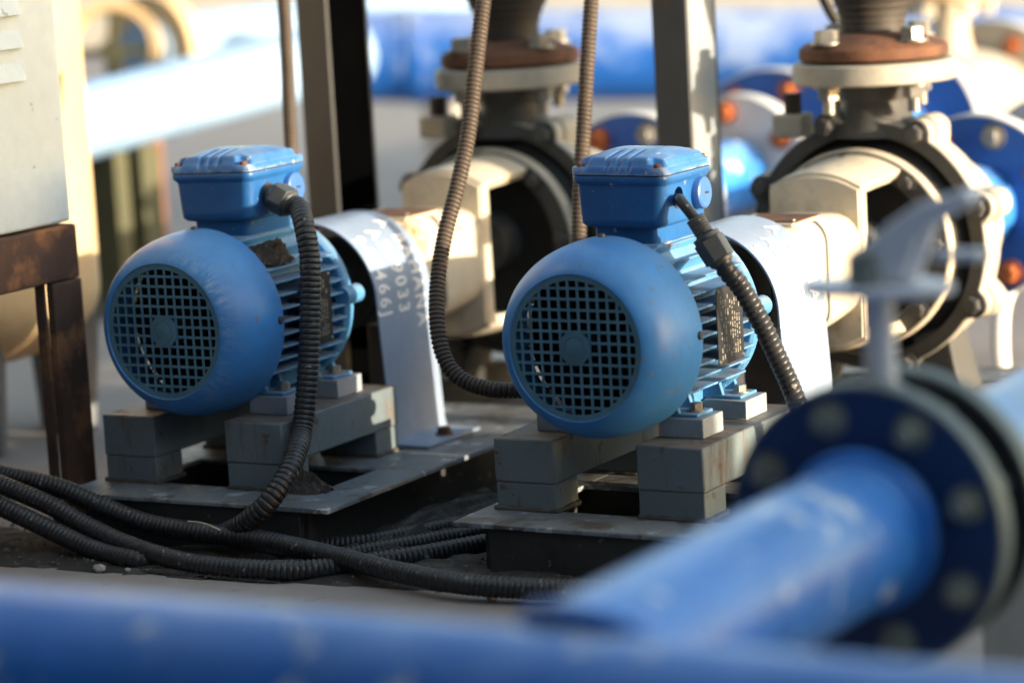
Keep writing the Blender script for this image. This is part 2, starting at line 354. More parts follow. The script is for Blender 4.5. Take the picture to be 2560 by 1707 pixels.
    bo = tb.modifiers.new('bore', 'BOOLEAN'); bo.object = cut; bo.operation = 'DIFFERENCE'; bo.solver = 'EXACT'
    dg = bpy.context.evaluated_depsgraph_get(); me = bpy.data.meshes.new_from_object(tb.evaluated_get(dg))
    tb.modifiers.clear(); tb.data = me
    me.polygons.foreach_set('use_smooth', [True]*len(me.polygons)); me.set_sharp_from_angle(angle=R(35))
    bpy.data.objects.remove(cut)
    tb.data.materials.clear(); tb.data.materials.append(M['lid'])
    MB().cyl((.0225,.157,.399), (.0245,.157,.399), .0115, seg=32).build('cable_hole', M['dark'], tb)
    MB().rev([(.0116,.0),(.0128,.0),(.0128,.0007),(.0116,.0007)], (0,0,0), axis='z', seg=32).build('hole_rim', M['rust'], tb)
    hr = tb.children[-1]; hr.rotation_euler = (0, R(87), 0); hr.location = (.0524,.157,.399)
    # gasket line, then the ribbed lid as a height field with pockets for the screws
    MB().prism(rrect(.0570,.0612,.011,0,.1752), .4256, .4272, 'z').build('gasket', M['dark'], tb)
    l = MB(); x0, x1, y0, y1, n = -.0583, .0583, .1130, .2375, 60
    def hgt(x, y):
        u = (x - x0)/(x1 - x0); v = (y - y0)/(y1 - y0); ex = min(u, 1-u)*(x1-x0); ey = min(v, 1-v)*(y1-y0)
        def st(a, b, q): q = max(0, min(1, (q - a)/(b - a))); return q*q*(3 - 2*q)
        h = .0065*st(0, .0032, ex)**.5*st(0, .0032, ey)**.5
        pocket = (ex < .0205 and ey < .0150)
        pd = max(st(.0190, .0225, ex), st(.0135, .0175, ey))
        crown = .0075*st(.003, .0095, ey)*st(.003, .0085, ex) + .0085*math.sin(PI*min(1, max(0, v)))**.8*st(.0, .035, ex)
        h += crown*pd
        for gx in (-.012, .0015, .015):
            w = abs(x - gx)/.0026
            if w < 1 and (ey < .050): h -= .0042*(1 - w*w)*pd*st(.0015, .005, ey)*st(.05, .035, ey)
        return h
    vs = []; fs = []
    for j in range(n + 1):
        for i in range(n + 1):
            x = x0 + (x1 - x0)*i/n; y = y0 + (y1 - y0)*j/n
            # rounded plan corners
            r = .011; qx = max(0, abs(x) - (x1 - r)); qy = max(0, abs(y - (y0+y1)/2) - ((y1-y0)/2 - r)); h = math.hypot(qx, qy)
            xx, yy = x, y
            if h > r: xx -= math.copysign(qx - qx*r/h, x); yy -= math.copysign(qy - qy*r/h, y - (y0+y1)/2)
            vs.append((xx, yy, .4290 + hgt(x, y)))
    for j in range(n):
        for i in range(n): a = j*(n+1) + i; fs.append((a, a+1, a+n+2, a+n+1))
    rim = [j for j in range(n+1)] + [(j)*(n+1) + n for j in range(1, n+1)] + [n*(n+1) + i for i in range(n-1, -1, -1)] + [j*(n+1) for j in range(n-1, 0, -1)]
    k = len(vs); vs += [(vs[i][0], vs[i][1], .4272) for i in rim]; m_ = len(rim)
    fs += [(rim[i], k + i, k + (i+1) % m_, rim[(i+1) % m_]) for i in range(m_)]; fs.append(tuple(range(k, k + m_)))
    l.add(vs, fs); l.build('lid', M['lid_worn'], tb, smooth=50)
    for sx in (-1, 1):
        for y in (.1205,.2295):
            MB().cyl((sx*.047,y,.4345), (sx*.047,y,.439), .0048, .0042, 14).build('screw', M['rust'], tb)
    pl = MB().rev([(.0001,.0095),(.0150,.0095),(.0172,.0082),(.0180,.0055),(.0180,.0),(.0001,.0)], (0,0,0), axis='z', seg=40).build('blanking_plug', M['plug'], tb, smooth=30)
    pl.location = (.0530,.2070,.398); pl.rotation_euler = (0, R(88), 0)
    sl = MB().box(-.0011,.0011,-.0070,.0070,.0094,.0099).build('plug_slot', M['dark'], tb); sl.location = pl.location; sl.rotation_euler = (R(18), R(88), 0)
    # nameplate
    npl = MB().prism(rrect(.0325,.0430,.004,.1625,.2590), .1062, .1074, 'x').build('nameplate', M['plate'], root, bevel=.0003, seg=1)
    en = MB(); rr = random.Random(3)
    for cx in range(9):
        y = .1400 + cx*.0056; z = .292
        while z > .226:
            w = rr.uniform(.0015, .006)
            if rr.random() < .72 and not (3 <= cx <= 4 and rr.random() < .6): en.box(.1073, .10752, y - .0011, y + .0011, z - w, z)
            z -= w + rr.uniform(.0008, .003)
    en.build('engraving', M['engrave'], npl)
    for y in (.1335, .1915):
        for z in (.2205, .2975): MB().rev([(.0001,.0016),(.0012,.0014),(.0021,.0),(.0001,.0)], (0,0,0), axis='z', seg=14).build('rivet', M['steel'], npl); rv = npl.children[-1]; rv.location = (.1073, y, z); rv.rotation_euler = (0, R(90), 0)
    # feet: blue legs on grey pads, one bolt each
    for sx in (-1, 1):
        for ya, yb in ((.092, .143), (.203, .258)):
            f = MB(); m1 = (ya + yb)/2
            def X(a): return sx*a
            f.hexa([(X(.044),ya+.006,.1652),(X(.094),ya+.006,.1652),(X(.094),yb-.006,.1652),(X(.044),yb-.006,.1652),(X(.044),ya+.006,.1690),(X(.094),ya+.006,.1690),(X(.094),yb-.006,.1690),(X(.044),yb-.006,.1690)])
            for y in (ya + .006, yb - .012): f.hexa([(X(.036),y,.1685),(X(.072),y,.1685),(X(.072),y+.006,.1685),(X(.036),y+.006,.1685),(X(.036),y,.204),(X(.062),y,.204),(X(.062),y+.006,.204),(X(.036),y+.006,.204)])
            f.hexa([(X(.036),ya+.008,.1685),(X(.056),ya+.008,.1685),(X(.056),yb-.010,.1685),(X(.036),yb-.010,.1685),(X(.046),ya+.008,.205),(X(.060),ya+.008,.205),(X(.060),yb-.010,.205),(X(.046),yb-.010,.205)])
            fo = f.build('foot', M['fin'], root, bevel=.0012)
            MB().box(min(X(.050),X(.103)), max(X(.050),X(.103)), ya, yb, .1432, .1650).build('foot_pad', M['pad'], fo, bevel=.0012)
            MB().hexbolt((X(.083), m1, .1692), (0,0,1), .0078, .0085, rot=.3).build('bolt', M['steel'], fo)
    return root

motor = make_motor()
tag(motor, 'blue motor with chalky scuffs round its grille and a dirt wedge beside its terminal box', 'electric motor', 'blue electric motors on the pump bases')
motor2 = copy_tree(motor); motor2.location = P2
tag(motor2, 'blue motor with pitted cowl, a bare cable leaving the open hole in its terminal box', 'electric motor', 'blue electric motors on the pump bases')
for mo, a in ((motor, -1.2), (motor2, .8)):
    for ch in mo.children:
        if ch.name.startswith('fan_cowl'): ch.material_slots[0].link = 'OBJECT'; ch.material_slots[0].material = M['motor_scuffed' if mo is motor else 'motor_pitted']
        if ch.name.startswith('terminal_box'): ch.rotation_euler = (0, R(a), 0); ch.location = (-.36*math.sin(R(a))*1.0, 0, 0)

# ------------------------------------------------------------------ pump base frame
def make_base():
    root = empty('pump_base')
    f = MB()
    # top plates: left and right channel flanges, front cross plate, middle plate
    f.box(-.152,-.098, -.022,1.02, .0560,.0620); f.box(.160,.226, -.022,1.02, .0560,.0620)
    f.box(-.0978,.1598, -.022,.056, .0562,.0618); f.box(-.0978,.1598, .190,.600, .0562,.0618); f.box(-.0978,.1598, .92,1.02, .0562,.0618)
    f.build('top_flange', M['base'], root, bevel=.0012)
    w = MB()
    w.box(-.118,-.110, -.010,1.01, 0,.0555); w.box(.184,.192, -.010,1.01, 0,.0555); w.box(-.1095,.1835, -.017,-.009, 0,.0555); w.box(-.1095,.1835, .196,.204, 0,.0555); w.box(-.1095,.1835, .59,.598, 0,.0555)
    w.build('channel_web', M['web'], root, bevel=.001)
    for x0, x1 in ((-.134,-.058), (.043,.124)):
        r = MB().box(x0, x1, .046, .302, .0935, .1430).build('motor_rail', M['rail'], root, bevel=.0022)
        MB().box(x0+.001, x1-.001, .047, .100, .0622, .0934).build('packer', M['rail'], r, bevel=.0014)
        for (ya, yb) in ((.047, .100), (.250, .301)):
            pts = []
            for (xa, y_a, xb, y_b) in ((x0, ya, x1, ya), (x1, ya, x1, yb), (x1, yb, x0, yb), (x0, yb, x0, ya)):
                for q in range(14): u = q/14; pts.append((xa + (xb - xa)*u, y_a + (y_b - y_a)*u, .0632))
            pts.append(pts[0]); MB().sweep(pts, [.0030 + .0016*noise.noise((p[0]*160, p[1]*160, 0)) for p in pts], 8).build('weld_bead', M['weld'], r, smooth=60)
        MB().box(x0+.001, x1-.001, .250, .301, .0622, .0934).build('packer', M['rail'], r, bevel=.0014)
    return root
base = make_base(); tag(base, 'grey channel base under the left motor, soil on its front corner', 'base frame', 'steel bases under the pump sets')
base2 = copy_tree(base); base2.location = P2
tag(base2, 'grey channel base under the right motor, rust streaks down its sunlit rail', 'base frame', 'steel bases under the pump sets')

# ------------------------------------------------------------------ coupling guard with stencilled lettering
GR, GZ, GY0, GY1, GX = .098, .2435, .312, .440, .109
def gpath(s, off=0.):
    # s = arc length from the crown down the right side
    q = GR*PI/2
    if s <= q: a = PI/2 - s/GR; return ((GR + off)*math.cos(a), GZ + (GR + off)*math.sin(a))
    t = (s - q)/(GZ - .064); return (GR + off + (GX - GR)*t, GZ - (s - q))
def make_guard():
    root = empty('coupling_guard')
    g = MB(); th = .003; S = GR*PI/2 + GZ - .066
    ss = [S*i/44 for i in range(45)]
    def side(off): return [(-x, z) for x, z in (gpath(s, off) for s in reversed(ss))] + [gpath(s, off) for s in ss[1:]]
    o = side(0.); i_ = side(-th)
    xo = GX; foot = .050
    outer = [(-xo - foot, .0625), (-xo - foot, .0660)] + [(-xo - .004, .0662), (-xo - .001, .0675)] + o[1:-1] + [(xo + .001, .0675), (xo + .004, .0662), (xo + foot, .0660), (xo + foot, .0625)]
    inner = [(xo - .001, .0625)] + list(reversed(i_[1:-1])) + [(-xo + .001, .0625)]
    poly = outer + inner; n = len(poly)
    vs = [(x, GY0, z) for x, z in poly] + [(x, GY1, z) for x, z in poly]
    fs = [(k, (k+1) % n, n + (k+1) % n, n + k) for k in range(n)]
    # end strips as quads between the outer and the inner lines
    no = len(outer); fs2 = []
    oi = list(range(no)); ii = list(range(n - 1, no - 1, -1))
    pad = no - len(ii); m_ = len(ii)
    for k in range(m_ - 1):
        a, b = oi[k + pad//2], oi[k + 1 + pad//2]; c, d = ii[k+1], ii[k]
        fs2 += [(a, b, c, d), (n + d, n + c, n + b, n + a)]
    g.add(vs, fs + fs2 + [(0, 1, 2, 3, n-1), tuple(n + q for q in (n-1, 3, 2, 1, 0)), (no-1, no, no-4, no-3, no-2), tuple(n + q for q in (no-2, no-3, no-4, no, no-1))])
    sh = g.build('guard_sheet', M['guard'], root, smooth=30, bevel=.0006, seg=1)
    inn = MB(); q = side(-th - .0006); k = len(q)
    inn.add([(x, GY0 + .004, z) for x, z in q] + [(x, GY1 - .004, z) for x, z in q], [(i, i+1, k+i+1, k+i) for i in range(k-1)])
    inn.build('guard_lining', M['guard_in'], root, smooth=30)
    # lettering, wrapped over the crown and down the right side
    tm = MB()
    for body, yb, s0, size, sp in (('A BAHANA', .4010, .042, .030, 1.32), ('A209033', .3600, .058, .030, 1.32), ('947466J', .3185, .064, .030, 1.36)):
        cu = bpy.data.curves.new('stencil', 'FONT'); cu.body = body; cu.size = size*1.28; cu.space_character = sp; cu.offset = .0007; cu.resolution_u = 4
        to = bpy.data.objects.new('stencil', cu); col.objects.link(to); bpy.context.view_layer.update()
        me = bpy.data.meshes.new_from_object(to.evaluated_get(bpy.context.evaluated_depsgraph_get()))
        bpy.data.objects.remove(to); bpy.data.curves.remove(cu)
        import bmesh
        bm = bmesh.new(); bm.from_mesh(me); bmesh.ops.triangulate(bm, faces=bm.faces)
        for _ in range(2):
            lg = [e for e in bm.edges if e.calc_length() > .006]
            if lg: bmesh.ops.subdivide_edges(bm, edges=lg, cuts=1); bmesh.ops.triangulate(bm, faces=bm.faces)
        vs = []
        for v in bm.verts: x, z = gpath(s0 + v.co.x*.66, .0008); vs.append((x, yb + v.co.y*.92, z))
        bm.verts.index_update(); tm.add(vs, [tuple(v.index for v in f.verts) for f in bm.faces]); bm.free(); bpy.data.meshes.remove(me)
    tm.build('stencil_lettering', M['letter'], sh, smooth=0)
    for sx in (-1, 1):
        MB().hexbolt((sx*(GX + .030), .385, .0662), (0,0,1), .0085, .009).build('bolt', M['rust'], root)
    MB().cyl((0,.320,AZ), (0,.375,AZ), .060, seg=40).cyl((0,.379,AZ), (0,.44,AZ), .060, seg=40).build('coupling', M['dark'], root)
    return root
guard = make_guard(); tag(guard, 'pale arched guard with A BAHANA lettering behind the left motor', 'coupling guard', 'coupling guards between motors and pumps')
guard2 = copy_tree(guard); guard2.location = P2
tag(guard2, 'sunlit pale arched guard behind the right motor, its white lettering washed out', 'coupling guard', 'coupling guards between motors and pumps')

# ------------------------------------------------------------------ centrifugal pump
PY = .850
def lug_outline(Rr, rl, d, n, ph, seg=180):
    out = []
    for i in range(seg):
        t = 2*PI*i/seg; r = Rr
        for k in range(n):
            a = t - (ph + 2*PI*k/n); a = (a + PI) % (2*PI) - PI
            if abs(math.sin(a))*d < rl and math.cos(a) > 0: r = max(r, d*math.cos(a) + math.sqrt(rl*rl - (d*math.sin(a))**2))
        out.append((r*math.cos(t), AZ + r*math.sin(t)))
    return out
def ring_plate(mb, outline, ri, a, b):
    n = len(outline); inn = [(ri*math.cos(2*PI*i/n), AZ + ri*math.sin(2*PI*i/n)) for i in range(n)]
    vs = [(x, y, z) for y in (a, b) for x, z in outline] + [(x, y, z) for y in (a, b) for x, z in inn]
    fs = []
    for i in range(n):
        j = (i+1) % n; fs += [(i, j, n+j, n+i), (2*n+i, 2*n+j, j, i), (3*n+i, 3*n+j, 2*n+j, 2*n+i), (n+i, n+j, 3*n+j, 3*n+i)]
    return mb.add(vs, fs)
def make_pump():
    root = empty('centrifugal_pump'); A = (0,0,AZ)
    # bearing bracket
    h = MB()
    def sq(hx, hz, r, y, dz=0): return [(x, y, AZ + dz + z) for x, z in rrect(hx, hz, r)]
    loft(h, [sq(.050,.055,.03,.462), sq(.060,.068,.03,.468), sq(.060,.070,.03,.530), sq(.062,.071,.032,.560), sq(.062,.068,.034,.600), sq(.061,.064,.036,.640)])
    h.box(-.045,.045,.475,.560,.322,.3275)
    hb = h.build('bearing_bracket', M['cream'], root, bevel=.002)
    MB().box(-.030,.048,.478,.552,.3277,.3292).build('nameplate', M['rust'], hb)
    for x in (-.024,.042): MB().cyl((x,.484,.329),(x,.484,.3315),.0025,seg=10).build('rivet', M['steel'], hb)
    loft(MB(), [sq(.0608,.0708,.03,.534), sq(.0612,.0712,.03,.541)]).build('oil_ring', M['face'], hb)
    # lantern: a barrel with a window on each side and a flange whose face is coloured dark for shade
    l = MB(); wall = [(.062, -.097), (.062, .097)]
    wall += [(.114*math.cos(R(q)), .114*math.sin(R(q))) for q in range(60, 121, 6)] + [(-.062, .097), (-.062, -.097)] + [(.114*math.cos(R(q)), .114*math.sin(R(q))) for q in range(240, 301, 6)]
    l.prism([(x*.97, AZ + z*.955) for x, z in wall], .6405, .6465); l.prism([(x, AZ + z) for x, z in wall], .6467, .662)
    br = [(.113,.6622),(.1165,.672),(.118,.70),(.120,.745),(.123,.7655),(.107,.7655),(.105,.740),(.103,.705),(.100,.6622)]
    for a0, a1 in ((R(57), R(123)), (R(237), R(303))): l.rev(br, A, seg=28, a0=a0, a1=a1)
    l.rev([(.100,.766),(.127,.766),(.129,.768),(.129,.786),(.100,.786)], A, seg=72)
    l.build('lantern', M['cream'], root, smooth=40, bevel=.0045, seg=3)
    MB().rev([(.101,.7645),(.1255,.7645),(.1255,.7658),(.101,.7658)], A, seg=72).build('lantern_shade_face', M['face'], root)  # darker than the cream rim: front shade put into the colour
    MB().cyl((0,.61,AZ),(0,.79,AZ),.017,seg=24).cyl((0,.66,AZ),(0,.69,AZ),.030,seg=24).cyl((0,.735,AZ),(0,.79,AZ),.040,seg=28).build('shaft', M['steel_dark'], root)
    MB().cyl((.02,.655,AZ-.03),(.05,.655,AZ-.01),.012,seg=16).build('gland_nut', M['rust_bolt'], root)
    # casing
    c = MB(); ring_plate(c, lug_outline(.163,.0185,.163,8,R(18)), .143, .8045, .826)
    ring_plate(MB(), lug_outline(.1615,.0170,.163,8,R(18)), .1435, .8018, .8043).build('casing_shade_face', M['face'], root, bevel=.0006)  # thin front ring, coloured dark for the shade on this side
    c.prism(lug_outline(.158,.021,.163,8,R(18)), .8265, .872)
    c.rev([(.02,.872),(.154,.872),(.154,.88),(.140,.905),(.112,.930),(.080,.945),(.062,.96),(.062,1.0),(.02,1.0)], A, seg=72)
    ca = c.build('casing', M['casting'], root, smooth=30, bevel=.002)
    MB().rev([(.02,.7865),(.112,.7865),(.142,.818),(.142,.8255),(.02,.8255)], A, seg=72).build('cover_plate', M['black_face'], root)
    for k in range(8):
        a = R(18) + 2*PI*k/8; MB().hexbolt((.163*math.cos(a), .802, AZ + .163*math.sin(a)), (0,-1,0), .0115, .014, rot=k*.4).build('casing_bolt', M['face'], ca)
    for k in range(8):
        a = R(4) + 2*PI*k/8; MB().hexbolt((.1145*math.cos(a), .7643, AZ + .1145*math.sin(a)), (0,-1,0), .0092, .012, rot=k*.3).build('lantern_bolt', M['face'], ca)
    p = MB().box(-.128,-.085,.805,.845,.395,.425).build('vent_boss', M['casting'], ca, bevel=.003)
    MB().cyl((-.106,.825,.4252),(-.106,.825,.452),.012,seg=8).build('vent_plug', M['rubber'], ca)
    # discharge branch
    d = MB().rev([(.030,.395),(.062,.395),(.048,.420),(.042,.440),(.050,.4640),(.030,.4640)], (0,PY,0), axis='z', seg=40).build('discharge_neck', M['face'], root)
    MB().rev([(.030,.4645),(.103,.4645),(.106,.467),(.106,.4895),(.103,.4915),(.030,.4915)], (0,PY,0), axis='z', seg=64).build('discharge_flange', M['casting'], root, smooth=30)
    # supports
    for sx in (-1, 1): MB().hexa([(sx*.075,.800,.0622),(sx*.125,.800,.0622),(sx*.125,.880,.0622),(sx*.075,.880,.0622),(sx*.055,.810,.14),(sx*.105,.810,.15),(sx*.105,.870,.15),(sx*.055,.870,.14)]).build('pump_foot', M['face'], root, bevel=.003)
    MB().box(-.04,.04,.500,.540,.0622,.190).build('bracket_foot', M['face'], root, bevel=.003)
    MB().rev([(.03,1.0005),(.103,1.0005),(.105,1.003),(.105,1.024),(.03,1.024)], A, seg=64).build('suction_flange', M['casting'], root, smooth=30)
    return root
pump = make_pump(); tag(pump, 'cream and grey pump behind the left coupling guard, crossed by a hanging conduit', 'pump', 'centrifugal pumps in a row')
pump2 = copy_tree(pump); pump2.location = P2
tag(pump2, 'cream and grey pump at right with rust stained bearing bracket behind the washed out guard', 'pump', 'centrifugal pumps in a row')

def make_joint():
    root = empty('expansion_joint')
    z0 = .4945
    fl = MB().rev([(.035,z0),(.094,z0),(.0975,z0+.003),(.0965,z0+.015),(.090,z0+.0205),(.050,z0+.033),(.035,z0+.034)], (0,PY,0), axis='z', seg=64).build('flange', M['rust'], root, smooth=30)
    b = MB().rev([(.030,.529),(.042,.529),(.042,.548),(.046,.562),(.057,.585),(.066,.612),(.068,.640),(.062,.675),(.048,.705),(.044,.73),(.030,.73)], (0,PY,0), axis='z', seg=56).build('rubber_bellows', M['rubber'], root, smooth=60)
    cd = MB()
    for z in (.536,.544,.553,.563,.574,.586,.598,.611,.625,.64): 
        r = .0424 if z < .55 else .0424 + .0245*math.sin(min(1, (z - .548)/.085)*PI/2)
        cd.rev([(r-.001,z),(r+.0012,z),(r+.0012,z+.0012),(r-.001,z+.0012)], (0,PY,0), axis='z', seg=56)
    cd.build('cord_pattern', M['cord'], b)
    MB().rev([(.035,.731),(.095,.731),(.097,.734),(.097,.756),(.035,.756)], (0,PY,0), axis='z', seg=56).build('flange', M['rust'], root, smooth=30)
    for k in range(4):
        a = R(62 + 90*k); x, y = .077*math.cos(a), PY + .077*math.sin(a)
        MB().hexbolt((x,y,z0+.0225), (0,0,1), .0155, .018, rot=k*.5).build('bolt_head', M['steel'], root)
        MB().hexbolt((x,y,.4640), (0,0,-1), .0145, .018, rot=k*.3).cyl((x,y,.446),(x,y,.428),.008,seg=14).build('bolt_nut', M['steel'], root)
    return root
joint = make_joint(); tag(joint, 'black rubber joint on a rusty flange above the left pump', 'expansion joint', 'rubber joints on the pump outlets')
joint2 = copy_tree(joint); joint2.location = P2; tag(joint2, 'black rubber joint on a brown flange above the right pump', 'expansion joint', 'rubber joints on the pump outlets')

# ------------------------------------------------------------------ flanged pipe helper (along y)
def flange_mesh(mb, y, r, ri=.03, th=.020, c=(0,0,AZ)):
    return mb.rev([(ri,y),(r-.0005,y),(r-.0005,y+th),(ri,y+th)], c, seg=72)
def rim_mesh(mb, y, r, th=.020, c=(0,0,AZ)):
    return mb.rev([(r-.002,y-.0006),(r+.0005,y-.0006),(r+.0012,y+.001),(r+.0012,y+th),(r-.002,y+th+.0006)], c, seg=72)
def suction_line(name, x, y0, y1, rp, flanges, label, cat, group=None, dy=0.):
    root = empty(name, (x, dy, 0), label, cat, group)
    MB().rev([(rp-.006,y0),(rp,y0),(rp,y1),(rp-.006,y1)], (0,0,AZ), seg=48).build('pipe_run', M['pipe'], root, smooth=30)
    for (y, r, fm, bm_, n) in flanges:
        f = flange_mesh(MB(), y, r, rp+.0005, .036).build('flange', M[fm], root, smooth=30)
        rim_mesh(MB(), y, r, .036).build('rim', M['rim'], f, smooth=30)
        for k in range(n):
            a = 2*PI*(k + .5)/n + .1; q = (.80*r*math.cos(a), y, AZ + .80*r*math.sin(a))
            MB().hexbolt(q, (0,-1,0), .0135, .020).build('bolt', M[bm_] if k % 2 else M['rust_bolt'], f)
    return root
suction_line('suction_pipe', 0, 1.025, 2.245, .060, [(1.20,.135,'flange_mid','steel',8), (1.56,.128,'rim','rust_bolt',6), (1.70,.158,'flange_mid','rust_bolt',8)],
    'blue flanged pipe with pale rims running back from the left pump', 'pipe', 'flanged suction pipes behind the pumps')
suction_line('suction_pipe', P2[0], 1.025, 3.2, .060, [(1.20,.130,'flange_mid','steel',8), (1.56,.128,'rim','rust_bolt',6)],
    'blue flanged pipe with rusty bolts behind the right pump', 'pipe', 'flanged suction pipes behind the pumps', P2[1])
# gate valve far behind, on the left pump's line
gv = empty('gate_valve', (0,0,0), 'dark bodied gate valve with pale rims and brass coloured bonnet, blurred at upper right', 'valve')
f = flange_mesh(MB(), 2.25, .155, .03, .034).build('flange', M['flange_mid'], gv, smooth=30); rim_mesh(MB(), 2.25, .155, .034).build('rim', M['rim'], f, smooth=30)
MB().rev([(.03,2.285),(.10,2.285),(.115,2.40),(.125,2.52),(.115,2.64),(.10,2.72),(.03,2.72)], (0,0,AZ), seg=48).build('valve_body', M['casting'], gv)
f = flange_mesh(MB(), 2.725, .165, .03, .034).build('flange', M['casting'], gv, smooth=30); rim_mesh(MB(), 2.725, .165, .034).build('rim', M['rim'], f, smooth=30)
for k in range(8):
    a = 2*PI*(k + .5)/8; MB().hexbolt((.125*math.cos(a), 2.724, AZ + .125*math.sin(a)), (0,-1,0), .014, .02).build('bolt', M['rust_bolt'], f)
MB().rev([(.02,.33),(.055,.33),(.036,.40),(.034,.475),(.02,.475)], (0,2.52,0), axis='z', seg=32).build('bonnet_neck', M['cream'], gv)
MB().rev([(.02,.476),(.088,.476),(.091,.48),(.091,.525),(.088,.53),(.02,.53)], (0,2.52,0), axis='z', seg=48).build('bonnet_flange', M['tank'], gv)
for k in range(6):
    a = 2*PI*k/6 + .3; MB().hexbolt((.070*math.cos(a), 2.52 + .070*math.sin(a), .475), (0,0,-1), .014, .03).build('bolt', M['cream'], gv)
MB().rev([(.054,2.76),(.060,2.76),(.060,4.6),(.054,4.6)], (0,0,AZ), seg=40).build('outlet_pipe', M['pipe'], gv)

# ------------------------------------------------------------------ posts
def post(loc, w, dpt, h, rot, faces, label):
    root = empty('steel_post', loc, label, 'post', 'upright steel posts between the pump sets'); root.rotation_euler = (0, 0, rot); t = .006
    MB().box(-w/2, w/2, -dpt/2, -dpt/2 + t, .0045, h).build('front_flange', M[faces[0]], root, bevel=.001)
    MB().box(w/2 - t, w/2, -dpt/2 + t + .0002, dpt/2 - t - .0002, .0045, h).build('web', M[faces[1]], root, bevel=.001)
    MB().box(-w/2, w/2, dpt/2 - t, dpt/2, .0045, h).build('rear_flange', M[faces[0]], root, bevel=.001)
    MB().box(-w/2 - .03, w/2 + .03, -dpt/2 - .03, dpt/2 + .03, 0., .0042).build('foot_plate', M[faces[0]], root)
p1 = (-0.1938, 0.6811, 0.3106)
post((p1[0]+.014, p1[1], 0), .050, .095, 1.35, R(-4), ('post', 'post_shade'), 'grey upright post with its shaded side coloured black, standing behind the left motor')
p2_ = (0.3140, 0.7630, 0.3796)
post((p2_[0], p2_[1], 0), .052, .078, 1.35, R(-4), ('post', 'post_lit'), 'grey upright post with a pale sunlit side, standing between the two pumps')

# ------------------------------------------------------------------ cabinet on its rusty stand, tank behind
CX = -.196
c0 = (-0.1960, 0.0963, 0.3660)
c1 = (-0.1960, -0.0410, 0.3660)
zc = (c0[2] + .004); yr = c0[1]
cab = empty('control_cabinet', (CX, yr, 0), 'light grey louvred cabinet on a rusty stand at the left edge', 'cabinet')
MB().box(-.45, 0, -.70, 0, zc, zc + .90).build('cabinet_body', M['cabinet'], cab, bevel=.004)
for k in range(4):
    z = ((-0.1960, 0.0246, 0.5484))[2] + k*(((-0.1960, 0.0247, 0.5870))[2] - ((-0.1960, 0.0246, 0.5484))[2]); y1 = ((-0.1960, 0.0263, 0.5482))[1] - yr
    lv = MB(); vs = []
    n = 10
    for (yy, sc_) in [(-.62, 0), (-.61, 1)] + [(y1 - .012 + .012*math.sin(PI/2*i/n), math.cos(PI/2*i/n)) for i in range(n + 1)]:
        vs += [(.0003, yy, z + .020), (.0003 + .0085*sc_, yy, z + .006*(1 - .2*sc_)), (.0003 + .0100*sc_, yy, z - .001), (.0003, yy, z - .0015)]
    m_ = len(vs)//4
    lv.add(vs, [(4*i + k_, 4*i + (k_+1) % 4, 4*i + 4 + (k_+1) % 4, 4*i + 4 + k_) for i in range(m_ - 1) for k_ in range(4)])
    lv.build('louvre', M['cabinet'], cab, smooth=60)
st = empty('cabinet_stand', (CX, yr, 0), 'rusty angle iron stand carrying the grey cabinet', 'stand')
MB().box(-.050,.004,-.74,.004,zc-.0690,zc-.0030).build('top_rail', M['stand'], st, bevel=.003)
MB().box(-.006,.005,-.052,.004,.0,zc-.070).box(-.020,-.0062,-.057,-.052,.0,zc-.070).build('leg', M['stand'], st, bevel=.001)
MB().box(-.45,-.44,-.066,.004,.0,zc-.070).build('leg', M['stand'], st, bevel=.001)
MB().box(-.006,.006,-.74,-.67,.0,zc-.070).build('leg', M['stand'], st, bevel=.001)
MB().box(-.45,-.44,-.74,-.67,.0,zc-.070).build('leg', M['stand'], st, bevel=.001)
tk = (-0.6914, 0.4947, 0.2134)
tank = empty('pressure_tank', (tk[0], tk[1], 0), 'cream upright tank with dished bottom behind the grey cabinet', 'tank')
TR = .178
MB().rev([(.002,tk[2]-.105)] + [(TR*math.sin(PI/2*i/12), tk[2] - .105*math.cos(PI/2*i/12)) for i in range(1, 13)] + [(TR, tk[2]+.9),(.002, tk[2]+.95)], (0,0,0), axis='z', seg=72, closed=False).build('tank_shell', M['tank'], tank, smooth=50)
for a in (-62, 58, 178):
    c, s = math.cos(R(a)), math.sin(R(a)); MB().hexa([(.10*c-.05*s,.10*s+.05*c,0),(.10*c+.05*s,.10*s-.05*c,0),(.15*c+.05*s,.15*s-.05*c,0),(.15*c-.05*s,.15*s+.05*c,0),(.09*c-.06*s,.09*s+.06*c,tk[2]-.02),(.09*c+.06*s,.09*s-.06*c,tk[2]-.02),(.165*c+.06*s,.165*s-.06*c,tk[2]-.02),(.165*c-.06*s,.165*s+.06*c,tk[2]-.02)]).build('leg', M['tank_leg'], tank, bevel=.003)

